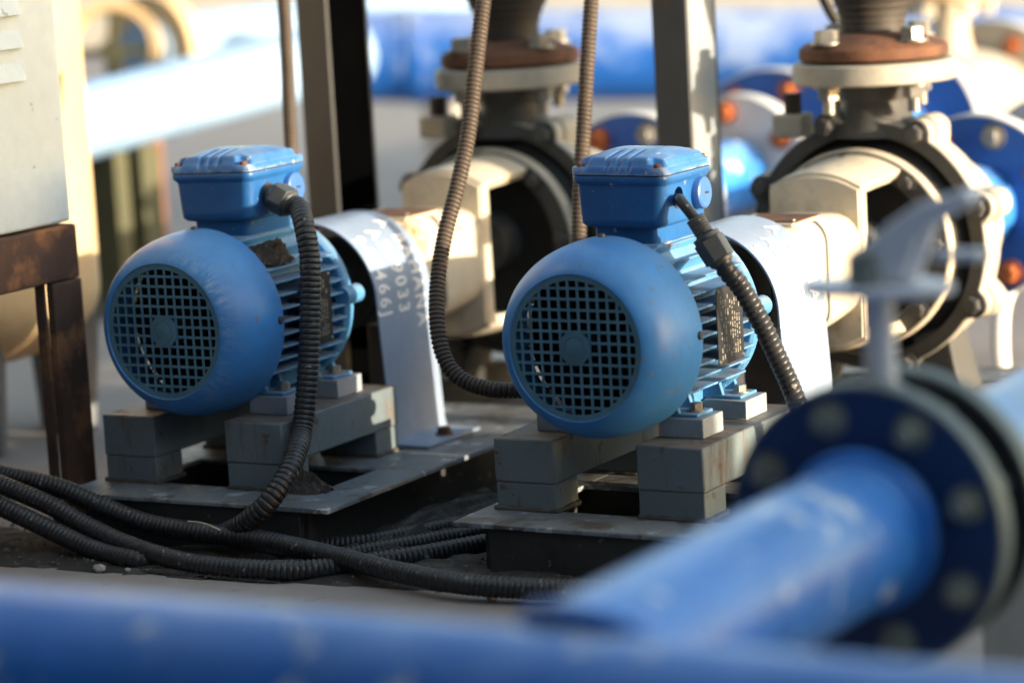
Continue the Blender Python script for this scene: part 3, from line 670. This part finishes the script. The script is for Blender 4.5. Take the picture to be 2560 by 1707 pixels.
# ------------------------------------------------------------------ conduits
CG = 'corrugated cable conduits'
def conduit(pts, r, label, m='conduit', name='flexible_conduit', pitch=.0056, amp=.13, seg=14, shape=(0., .75, 1., 1., .75), group=CG):
    o = corrugated(MB(), pts, r, pitch, amp, seg, shape).build(name, M[m], None, smooth=70)
    return tag(o, label, 'conduit', group)
def gland(parent, p, d, thread_r, nut_r, tl, nl):
    p = Vector(p); d = Vector(d).normalized(); t = MB(); n = 7
    pts = []; rad = []
    for i in range(n*2 + 1): pts.append(p + d*(tl*i/(n*2))); rad.append(thread_r*(1. if i % 2 else .90))
    t.sweep(pts, rad, 20); t.build('gland_thread', M['gland'], parent, smooth=20)
    q = p + d*tl; nb = MB().cyl(q, q + d*nl*.16, nut_r*.98, seg=28); nb.cyl(q + d*nl*.16, q + d*nl*.86, nut_r*1.12, nut_r*1.10, 6); nb.cyl(q + d*nl*.86, q + d*nl, nut_r*.92, nut_r*.80, 28)
    nb.build('gland_nut', M['gland'], parent, bevel=.0008); return q + d*nl
# left motor: conduit from its terminal box down to the ground
h1 = Vector((.046, .157, .4025))
g1 = Vector((0.0920, 0.1335, 0.3915))
e1 = empty('motor_conduit', h1, 'black ribbed conduit curving down from the gland on the left motor box', 'conduit', CG)
def shift(pts, o): return [tuple(Vector(p) - o) for p in pts]
dd = Vector((.75, -.12, -.30)).normalized()
endp = gland(e1, (0,0,0), dd, .0112, .0172, .019, .029)
pts1 = [endp - dd*.004, endp + dd*.012, Vector((0.1250, 0.1215, 0.3610)) - h1, Vector((0.1360, 0.1114, 0.3241)) - h1, Vector((0.1400, 0.0981, 0.2646)) - h1, Vector((0.1420, 0.0822, 0.1954)) - h1, Vector((0.1440, 0.0599, 0.1352)) - h1, Vector((0.1583, 0.0250, 0.1171)) - h1, Vector((0.1681, -0.0120, 0.0981)) - h1, Vector((0.1586, -0.0420, 0.0701)) - h1, Vector((0.1242, -0.0420, 0.0438)) - h1, Vector((0.0845, -0.0260, 0.0260)) - h1]
corrugated(MB(), pts1, .0126, .0068, .13, 18, (0., .85, 1., 1., 1., .85)).build('ribbed_tube', M['conduit'], e1, smooth=70)
# right motor: bare cable, loose gland, conduit
h2 = Vector((.549 + .030, -.014 + .157, .400))
e2 = empty('motor_conduit', h2, 'black ribbed conduit pulled loose from the right motor box, bare cable showing', 'conduit', CG)
ca_ = Vector((0.6400, 0.1094, 0.3765)); cb_ = Vector((0.6520, 0.1065, 0.3595)); cc_ = Vector((0.6680, 0.1114, 0.3306))
MB().sweep(spline([(0,0,0), Vector((.026,-.004,-.004)), (Vector((0.6180, 0.1180, 0.3970)) - h2), ca_ - h2, cb_ - h2], .003), .0062, 16).build('bare_cable', M['conduit'], e2, smooth=60)
d2 = (cc_ - ca_).normalized(); en2 = gland(e2, ca_ - h2 - d2*.004, d2, .0108, .0158, .022, .036)
pts2 = [en2 - d2*.004, en2 + d2*.01, Vector((0.6840, 0.1209, 0.3034)) - h2, Vector((0.6980, 0.1350, 0.2658)) - h2, Vector((0.7120, 0.1507, 0.2181)) - h2, Vector((0.7220, 0.1649, 0.1773)) - h2, Vector((0.7280, 0.1766, 0.1365)) - h2, Vector((0.7320, 0.1770, 0.0879)) - h2, (.78 - h2.x, .02 - h2.y, .02 - h2.z)]
corrugated(MB(), pts2, .0113, .0072, .15, 18, (0., .55, .9, 1., .9, .55)).build('ribbed_tube', M['conduit'], e2, smooth=70)

# bundle along the ground in front
rb = .0118
conduit([(-0.2654, -0.0400, 0.0897), (-0.2131, -0.0400, 0.0818), (-0.1423, -0.0400, 0.0719), (-0.0801, -0.0400, 0.0534), (-0.0186, -0.0400, 0.0367), (0.0565, -0.0420, 0.0304), (0.1495, -0.0460, 0.0275), (0.2572, -0.0681, 0.0220), (0.3586, -0.1037, 0.0200), (0.4592, -0.1263, 0.0180), (0.5479, -0.1150, 0.0160), (0.6210, -0.0970, 0.0160)], rb, 'uppermost black conduit of the bundle, crossing to the lower right in front', pitch=.0064)
conduit([(-0.2442, -0.0660, 0.0876), (-0.2058, -0.0660, 0.0770), (-0.1348, -0.0680, 0.0573), (-0.0765, -0.0720, 0.0356), (-0.0034, -0.0880, 0.0201), (0.0859, -0.1111, 0.0130), (0.1490, -0.1164, 0.0120), (0.2206, -0.1102, 0.0120), (0.2644, -0.0805, 0.0110), (0.2968, -0.0413, 0.0110), (0.3295, -0.0017, 0.0110), (0.3727, 0.0700, 0.0110), (0.3983, 0.1154, 0.0110)], rb, 'second black conduit of the bundle, curving up to the right base', pitch=.0064)
conduit([(-0.2308, -0.0850, 0.0670), (-0.1927, -0.0850, 0.0555), (-0.1340, -0.0880, 0.0377), (-0.0815, -0.0920, 0.0221), (-0.0343, -0.0975, 0.0120), (0.0148, -0.1058, 0.0090), (0.0397, -0.0902, 0.0040)], rb, 'dusty black conduit lowest in the bundle at the left edge, ending in the dirt', pitch=.0064)
conduit([(0.2045, -0.0421, 0.0080), (0.2392, -0.0233, 0.0100), (0.2658, 0.0085, 0.0110), (0.2955, 0.0548, 0.0110), (0.3414, 0.1246, 0.0110), (0.3671, 0.1712, 0.0110)], .0098, 'thin black conduit, middle one of the three entering below the right base', pitch=.0058)
conduit([(0.1527, -0.0173, 0.0100), (0.1854, 0.0056, 0.0110), (0.2333, 0.0417, 0.0110), (0.2672, 0.1016, 0.0110), (0.3077, 0.1832, 0.0110), (0.3301, 0.2376, 0.0110)], .0098, 'thin black conduit, rearmost of the three entering below the right base', pitch=.0058)
# hanging conduits
conduit([(-0.1000, 0.4459, 0.6450), (-0.0954, 0.4384, 0.5897), (-0.0907, 0.4300, 0.5289), (-0.0869, 0.4211, 0.4682), (-0.0836, 0.4148, 0.4240), (-0.0877, 0.4149, 0.3734), ((-0.0877, 0.4149, 0.3734)[0], (-0.0877, 0.4149, 0.3734)[1], .02)], .0092, 'dark ribbed conduit hanging beside the post with the blackened shaded side', 'conduit_sun', amp=.24)
conduit([(0.2240, 0.4085, 0.6374), (0.2207, 0.3990, 0.5957), (0.2256, 0.3653, 0.5242), (0.2302, 0.3308, 0.4483), (0.2308, 0.2969, 0.3890), (0.2300, 0.2633, 0.3356), (0.2346, 0.2338, 0.2875), (0.2455, 0.2079, 0.2396), (0.2580, 0.1967, 0.2028), (0.2790, 0.1926, 0.1782), (0.3102, 0.1965, 0.1657), (0.3462, 0.2049, 0.1625), (0.3852, 0.2499, 0.1590)], .0100, 'brown ribbed conduit looping down in front of the left pump', 'conduit_sun', amp=.24)
conduit([(0.3180, 0.5075, 0.6287), (0.3169, 0.4991, 0.5865), (0.3197, 0.4756, 0.5134), (0.3229, 0.4525, 0.4406), (0.3264, 0.4305, 0.3734), (0.3315, 0.4114, 0.3169), (0.3387, 0.3946, 0.2659), ((0.3387, 0.3946, 0.2659)[0], (0.3387, 0.3946, 0.2659)[1], .07)], .0098, 'brown ribbed conduit hanging behind the right motor box', 'conduit_sun', amp=.24)
conduit([(0.4262, 0.9378, 0.6004), (0.4379, 0.9381, 0.5652), (0.4525, 0.9410, 0.5356), (0.4659, 0.9441, 0.5106)], .0075, 'thin black tube slanting onto the right pump flange', 'rubber', amp=.08)

# ------------------------------------------------------------------ foreground: header, branch, valve
FX, FY, FZ = 1.160, -.679, .2435
HY, HR = -1.19, .0600
hd = empty('header_pipe', (FX, HY, 0), 'big blue header pipe across the bottom foreground with a flanged branch', 'pipe')
MB().rev([(HR,-3.2),(HR,1.2)], (0,0,0), axis='z', seg=64, closed=False).build('header_run', M['pipe_deep'], hd, smooth=50)
hr_ = hd.children[0]; hr_.rotation_euler = (0, R(90), 0); hr_.location = (0, 0, FZ - .013)
MB().rev([(.0570,HR*.6),(.0570,FY-HY-.002)], (0,0,FZ), seg=56, closed=False).build('branch_pipe', M['pipe'], hd, smooth=50)
wr = MB(); n = 64
for i in range(n):
    a0, a1 = 2*PI*i/n, 2*PI*(i+1)/n
def saddle(a, rr): x = rr*math.cos(a); z = rr*math.sin(a); return Vector((x, math.sqrt(max(HR*HR - z*z, 0)) + .001, FZ + z))
wr.sweep([saddle(2*PI*i/48, .0585) for i in range(49)], .004, 8, cap=False); wr.build('weld_bead', M['pipe'], hd, smooth=60)
wl = MB().rev([(.0565,0),(.0620,0),(.0650,.006),(.0630,.014),(.0565,.014)], (0, FY - HY - .016, FZ), seg=48).build('flange_hub', M['pipe'], hd)

ff = MB().rev([(.05,-.001),(.1120,-.001),(.1120,.020),(.05,.020)], (0, FY - HY, FZ), seg=80).build('flange', M['flange_blue'], hd, smooth=30)
MB().rev([(.1105,-.0016),(.1132,-.0016),(.1138,0),(.1138,.020),(.1105,.0206)], (0, FY - HY, FZ), seg=80).build('flange_rim', M['rim_dull'], ff, smooth=30)
for k in range(8):
    a = R(22.5 - 6 + 45*k); MB().hexbolt((.0900*math.cos(a), FY - HY - .001, FZ + .0900*math.sin(a)), (0,-1,0), .0108, .014, rot=k*.2).cyl((.09*math.cos(a), FY-HY-.014, FZ+.09*math.sin(a)), (.09*math.cos(a), FY-HY-.024, FZ+.09*math.sin(a)), .0068, seg=12).build('bolt', M['bolt_dull'], ff)
pedestal = MB().box(-.06,.06,-.05,.05,0,FZ-HR+.01)
for px in (-1.35, .35): MB().box(px-.05,px+.05,-.06,.06,0,FZ-HR+.012).build('pipe_saddle', M['plaster'], hd, bevel=.004)
bv = empty('butterfly_valve', (FX, FY + .022, 0), 'blurred grey lever valve clamped between navy flanges in the right foreground', 'valve')
MB().rev([(.048,.0),(.083,.0),(.085,.003),(.085,.043),(.083,.046),(.048,.046)], (0,0,FZ), seg=64).build('valve_body', M['valve_dark'], bv)
MB().cyl((0,.022,FZ+.080),(0,.022,FZ+.176),.0135,.0120,24).cyl((0,.022,FZ+.08),(0,.022,FZ+.105),.024,.018,24).build('neck', M['valve'], bv)
nt_ = MB(); pol = []
for i in range(41):
    t = 2*PI*i/40; pol.append((.062*math.cos(t), .022 + .040*math.sin(t)))
nt_.prism(pol[:-1], FZ+.1795, FZ+.1870, 'z'); nt_.build('notch_plate', M['valve'], bv, bevel=.0012)
MB().cyl((-.004,.005,FZ+.187),(-.004,.005,FZ+.205),.0130,.0120,24).cyl((-.004,.005,FZ+.205),(-.004,.005,FZ+.212),.009,seg=6).build('stem_nut', M['rim_dull'], bv)
lpol = [(1.1388, -0.6350, 0.4324), (1.1389, -0.6350, 0.4537), (1.1584, -0.6350, 0.4650), (1.1778, -0.6350, 0.4805), (1.1999, -0.6350, 0.4939), (1.2385, -0.6350, 0.5055), (1.2440, -0.6350, 0.5002), (1.2416, -0.6350, 0.4935), (1.2154, -0.6350, 0.4799), (1.1981, -0.6350, 0.4655), (1.1910, -0.6350, 0.4477), (1.1876, -0.6350, 0.4334)]
MB().prism([(p[0] - FX, p[2]) for p in lpol], .008, .038).build('lever', M['valve'], bv, smooth=50, bevel=.006, seg=3)
MB().hexa([(.018,.018,FZ+.186),(.030,.018,FZ+.186),(.030,.034,FZ+.186),(.018,.034,FZ+.186),(.030,.018,FZ+.222),(.048,.018,FZ+.228),(.048,.034,FZ+.228),(.030,.034,FZ+.222)]).box(.048,.088,.018,.034,FZ+.205,FZ+.213).build('trigger', M['valve'], bv, bevel=.002)
sp = empty('valve_outlet_pipe', (FX, FY + .072, 0), 'blurred pale blue pipe with rusty rimmed flange behind the lever valve', 'pipe')
f2 = MB().rev([(.05,-.001),(.1120,-.001),(.1120,.020),(.05,.020)], (0, 0, FZ), seg=80).build('flange', M['valve_dark'], sp, smooth=30)
MB().rev([(.1105,-.0016),(.1132,-.0016),(.1138,0),(.1138,.020),(.1105,.0206)], (0, 0, FZ), seg=80).build('flange_rim', M['rim_dull'], f2, smooth=30)
MB().rev([(.0570,.02),(.0570,.44)], (0,0,FZ), seg=56, closed=False).build('pipe_run', M['white_pipe'], sp, smooth=50)
for k in range(8):
    a = R(22.5 - 6 + 45*k); MB().cyl((.09*math.cos(a), -.052, FZ+.09*math.sin(a)), (.09*math.cos(a), .034, FZ+.09*math.sin(a)), .0078, seg=12).hexbolt((.09*math.cos(a), .0205, FZ+.09*math.sin(a)), (0,1,0), .0115, .013).build('stud', M['rim_dull'], f2)
MB().box(-.05,.05,.30,.38,0,FZ-.056).build('pipe_saddle', M['plaster'], sp, bevel=.004)

# ------------------------------------------------------------------ background pipes and clutter
def pipe_between(name, a, b, r, m, label, cat='pipe', collars=()):
    a = Vector(a); b = Vector(b); d = (b - a)
    root = empty(name, a, label, cat)
    MB().sweep([(0,0,0), d], r, 48).build('pipe_run', M[m], root, smooth=50)
    for t, k, w_, mm in collars:
        q = d*t; MB().sweep([q - d.normalized()*w_, q + d.normalized()*w_], r*k, 48).build('collar', M[mm], root, smooth=30)
    return root, a, d
r_, a_, d_ = pipe_between('background_pipe', (-1.5120, 2.7960, 0.3718), (0.0721, 3.6870, 0.2785), .102, 'pipe_far', 'long blurred blue pipe across the background behind both pumps', collars=((.082,1.06,.014,'pipe_far'),(.060,1.03,.006,'pipe_far')))
for t in (.12, .5, .9):
    q = d_*t; MB().box(q.x-.04,q.x+.04,q.y-.05,q.y+.05,-a_.z,q.z-.10).build('pipe_support', M['plaster'], r_)
r_, a_, d_ = pipe_between('background_pipe', (-1.2359, 1.3159, 0.3473), (-1.0861, 2.1394, 0.4242), .068, 'white_pipe', 'blurred sun bleached pipe rising across the upper left background', collars=((.40,1.03,.01,'white_pipe'),))
q = d_*.30; s_ = MB().box(q.x-.035,q.x+.035,q.y-.03,q.y+.03,-a_.z,q.z-.064).build('pipe_support', M['olive'], r_)
q = d_*.335; MB().box(q.x-.02,q.x+.02,q.y-.02,q.y+.02,-a_.z,q.z-.064).build('pipe_support', M['rust_bolt'], r_)
q = d_*.22; MB().box(q.x-.03,q.x+.03,q.y-.02,q.y+.02,-a_.z,q.z-.064).build('pipe_support', M['olive'], r_)
r_, a_, d_ = pipe_between('background_pipe', (-1.9041, 2.5771, 0.4040), (-1.7693, 3.8248, 0.4220), .07, 'white_pipe', 'pale pipe far behind the sun bleached pipe, upper left', collars=((.03,1.8,.02,'tank'),))
wheel = empty('valve_handwheel', (-1.6005, 2.0577, 0.4407), 'blurred tan handwheel in the upper left background', 'handwheel')
wheel.rotation_euler = (R(70), 0, R(20))
MB().rev([(.085,-.01),(.105,-.01),(.105,.01),(.085,.01)], (0,0,0), axis='z', seg=40).build('wheel_rim', M['tank'], wheel)
MB().cyl((0,0,-.012),(0,0,.012),.022,seg=20).box(-.09,.09,-.008,.008,-.006,.006).box(-.008,.008,-.09,.09,-.0055,.0055).build('spokes', M['olive'], wheel)
zst = wheel.location.z; MB().cyl((wheel.location.x, wheel.location.y+.02, 0), (wheel.location.x, wheel.location.y+.02, zst-.10), .04, seg=24).build('valve_pillar', M['tank'])
tag(bpy.data.objects['valve_pillar'], 'tan blurred pillar below the handwheel at upper left', 'pillar')
bp = MB().sweep(spline([(0.5442, 1.2816, 0.0053), (0.5407, 1.2876, 0.0491), (0.5390, 1.3071, 0.0971), (0.5465, 1.3403, 0.1275), (0.5711, 1.4036, 0.1414), (0.6008, 1.5124, 0.1329)], .01), .0135, 20).build('bent_pipe', M['white'], None, smooth=60)
tag(bp, 'white bent tube at the right edge beside the pump', 'tube')
tk2 = (-2.5876, 8.5949, 0.0000)
wall = MB().box(-9.5, 3.5, 0, .25, 0, .42).build('low_wall', M['plaster'], None, bevel=.01, loc=(-3.6, 9.2, 0)); wall.rotation_euler = (0,0,R(14))
tag(wall, 'pale low wall at the far top of the yard', 'wall')

# ------------------------------------------------------------------ ground, soil, debris
g = MB(); g.add([(-60,-30,0),(60,-30,0),(60,90,0),(-60,90,0)], [(0,1,2,3)]); tag(g.build('ground', M['concrete'], None, smooth=0), kind='structure')
s = MB(); nx, ny = 230, 150; X0, X1, Y0, Y1 = -1.1, 1.05, -.22, .80; vs = []
for j in range(ny + 1):
    for i in range(nx + 1):
        x = X0 + (X1 - X0)*i/nx; y = Y0 + (Y1 - Y0)*j/ny
        edge = -.150 + .085*(x + .14) + .012*noise.noise((x*14, 3.3, 0)) + .006*noise.noise((x*60, 1.3, 0))
        yt = Y1 - .78*max(0, min(1, (-.12 - x)/.10)) + .02*noise.noise((x*20, y*20, 4))
        e = min((y - edge)/.05, (yt - y)/.06, (x - X0)/.2, (X1 - x)/.2)
        h = .0045 + .010*noise.noise((x*9, y*9, 0)) + .0045*noise.noise((x*34, y*34, 1)) + .003*noise.noise((x*95, y*95, 2))
        h = h*min(1, max(0, e)) if e > 0 else -.004
        if y < edge: h = -.004
        vs.append((x, y, h + .0008))
fs = [(j*(nx+1)+i, j*(nx+1)+i+1, (j+1)*(nx+1)+i+1, (j+1)*(nx+1)+i) for j in range(ny) for i in range(nx)]
s.add(vs, fs); tag(s.build('soil', M['soil'], None, smooth=80), kind='structure')
def heap(name, c, rx, ry, h, label, n=240, mm='dirt', cat='dirt heap', seed=1):
    rnd = random.Random(seed); mb = MB(); N_ = 26; vs = []; fs = []
    for j in range(N_ + 1):
        for i in range(N_ + 1):
            u = -1 + 2*i/N_; v = -1 + 2*j/N_; d = math.hypot(u, v)*(1 + .35*noise.noise((u*2.2 + seed, v*2.2, 0)))
            z = h*max(0, 1 - d)**.8*(1 + .7*noise.noise((u*5, v*5, seed))) - (.002 if d > 1 else 0)
            vs.append((u*rx, v*ry, max(z, -.0015)))
    for j in range(N_):
        for i in range(N_):
            q = [j*(N_+1)+i, j*(N_+1)+i+1, (j+1)*(N_+1)+i+1, (j+1)*(N_+1)+i]
            if max(vs[k][2] for k in q) > -.0014: fs.append(tuple(q))
    mb.add(vs, fs)
    for k in range(n):
        a = rnd.uniform(0, 2*PI); d = rnd.random()**.6*1.1; x, y = d*rx*math.cos(a)*.9, d*ry*math.sin(a)*.9; r = rnd.uniform(.0010, .0036); z = h*max(0, 1 - d)*.8
        p = [(x + r*rnd.uniform(.6,1.2)*q[0], y + r*rnd.uniform(.6,1.2)*q[1], z + r*rnd.uniform(.6,1.2)*q[2]) for q in ((1,0,0),(-1,0,0),(0,1,0),(0,-1,0),(0,0,1),(0,0,-1))]
        mb.add(p, [(0,2,4),(2,1,4),(1,3,4),(3,0,4),(2,0,5),(1,2,5),(3,1,5),(0,3,5)])
    o = mb.build(name, M[mm], None, smooth=0, loc=c); return tag(o, label, cat)
heap('dirt_heap', (0.1426, 0.0607, 0.0622), .034, .022, .022, 'crumbly dirt heap on the front corner of the left base', seed=2)
heap('dirt_heap', (0.2793, 0.0144, 0.0080), .045, .020, .010, 'crumbly dirt on the conduits between the two bases', seed=5)
dw = heap('dirt_heap', (.073, .124, .329), .020, .032, .020, 'black dirt wedge lodged on the fins beside the left terminal box', seed=9, n=160)
dw.rotation_euler = (0, R(32), 0)
heap('dirt_heap', (.255, .17, .002), .055, .24, .022, 'long dark dirt ridge piled along the left base between the motors', seed=17, n=500)
heap('dirt_heap', (0.1225, -0.1135, 0.0030), .10, .016, .007, 'loose grit along the slab edge below the bundle', seed=11, n=300)
heap('dirt_heap', (0.5055, -0.0295, 0.0030), .11, .030, .010, 'dark grit at the foot of the right base', seed=13, n=300)
gr = MB(); rnd = random.Random(21)
for k in range(1500):
    x = rnd.uniform(-.6, .9); y = rnd.uniform(-.15, .26)
    if (-.12 < x < .20 or x > .42) and y > -.02: continue
    if y < -.150 + .085*(x + .14): continue
    q = rnd.uniform(.0007, .0026) if rnd.random() < .9 else rnd.uniform(.003, .005); z = .006 + .010*noise.noise((x*9, y*9, 0)) + .0045*noise.noise((x*34, y*34, 1))
    p = [(x + q*rnd.uniform(.6,1.4)*e[0], y + q*rnd.uniform(.6,1.4)*e[1], z + q*rnd.uniform(.4,1.)*e[2]) for e in ((1,.2,0),(-1,-.3,0),(.2,1,0),(-.2,-1,0),(0,0,1),(0,0,-1))]
    gr.add(p, [(0,2,4),(2,1,4),(1,3,4),(3,0,4),(2,0,5),(1,2,5),(3,1,5),(0,3,5)])
tag(gr.build('gravel', M['grit'], None, smooth=0), 'fine gravel and flakes scattered over the dark soil', 'gravel', kind='stuff')
def pebble(c, r, label, seed):
    rnd = random.Random(seed); mb = MB(); vs = []; n, m_ = 9, 6
    for j in range(m_ + 1):
        for i in range(n):
            t = 2*PI*i/n; f_ = PI*j/m_; k = r*(1 + .35*noise.noise((math.cos(t)*2 + seed, math.sin(t)*2, f_*2)))
            vs.append((k*1.4*math.sin(f_)*math.cos(t), k*math.sin(f_)*math.sin(t), k*.75*math.cos(f_)))
    fs = [(j*n + i, j*n + (i+1) % n, (j+1)*n + (i+1) % n, (j+1)*n + i) for j in range(m_) for i in range(n)]
    mb.add(vs, fs); return tag(mb.build('pebble', M['stone'], None, smooth=0, loc=c), label, 'pebble')
pebble((-0.0133, -0.1361, 0.0050), .0062, 'pale pebble below the bundle near the left edge', 1)
pebble((0.0193, -0.1266, 0.0030), .0030, 'small flat pebble right of the larger pale one', 3)
pebble((0.2029, -0.1066, 0.0020), .0022, 'tiny pale pebble at the slab edge under the crossing conduits', 4)
pebble((0.4905, -0.1176, 0.0030), .0050, 'grey pebble on the slab in front of the uppermost conduit', 5)
tw = MB().sweep(spline([(0.0822, -0.0907, 0.0550), (0.1014, -0.0923, 0.0550), (0.1205, -0.0961, 0.0520), (0.1292, -0.0937, 0.0480)], .004), .0011, 8).build('straw', M['straw'], None, smooth=60)
tag(tw, 'dry straw stalk lying against the left base front', 'straw')
# slab added out of view at right; its end throws the shade over the foreground
bl = empty('shade_blocker', (3.1, 0, 0), 'unseen plain slab added so its end shades the foreground', 'wall')
MB().box(0, .22, -7, .132, 0, 1.42).build('blocker_slab', M['plaster'], bl)
MB().box(-.03, .25, -7.02, .135, 1.422, 1.48).build('blocker_cap', M['plaster'], bl)
b2 = empty('fill_blocker', (0, -3.45, 0), 'unseen dark block added behind the viewer to cut front light', 'building')  # added out of view to darken the light on the front faces
MB().box(-9, 3.0, -4, 0, 0, 6.2).build('wall', M['clad'], b2)
MB().box(-6.6, -2.75, .002, 5.3, 0, 4.2).build('side_blocker', M['clad'], b2)
MB().box(-9.2, 3.0, -4.1, .25, 6.202, 6.35).build('blocker_top', M['post'], b2)
# ------------------------------------------------------------------ light, sky, camera
w = bpy.data.worlds.new('World'); sc.world = w; w.use_nodes = True
SUN_EL, SUN_AZ = 7.5, .5     # azimuth measured from +x towards +y
bg = w.node_tree.nodes['Background']; sky = w.node_tree.nodes.new('ShaderNodeTexSky'); sky.sky_type = 'NISHITA'; sky.sun_disc = False
sky.sun_elevation = R(SUN_EL); sky.sun_rotation = R(90 - SUN_AZ); sky.altitude = 50; sky.dust_density = 1.0; sky.ozone_density = .35
w.node_tree.links.new(sky.outputs[0], bg.inputs[0]); bg.inputs[1].default_value = .15
sl = bpy.data.lights.new('sun', 'SUN'); sl.energy = 2.4; sl.angle = R(.53); sl.color = (1., .84, .62)
so = bpy.data.objects.new('sun', sl); col.objects.link(so)
dv = Vector((math.cos(R(SUN_EL))*math.cos(R(SUN_AZ)), math.cos(R(SUN_EL))*math.sin(R(SUN_AZ)), math.sin(R(SUN_EL))))
so.rotation_euler = dv.to_track_quat('Z', 'Y').to_euler(); so.location = (6, 1, 4)
cd = bpy.data.cameras.new('camera'); co = bpy.data.objects.new('camera', cd); col.objects.link(co)
co.matrix_world = Matrix(((0.870571, -0.029692, 0.491147, 2.061763), (0.488974, 0.163537, -0.856832, -2.785760), (-0.054880, 0.986090, 0.156889, 0.767743), (0, 0, 0, 1)))
cd.sensor_width = 36; cd.lens = 7500/2560*36; cd.clip_start = .05; cd.clip_end = 500
cd.dof.use_dof = True; cd.dof.focus_distance = 3.36; cd.dof.aperture_fstop = 2.4; cd.dof.aperture_blades = 0
sc.camera = co
sc.view_settings.view_transform = 'Standard'; sc.view_settings.look = 'None'; sc.view_settings.exposure = 2.15; sc.view_settings.gamma = 1
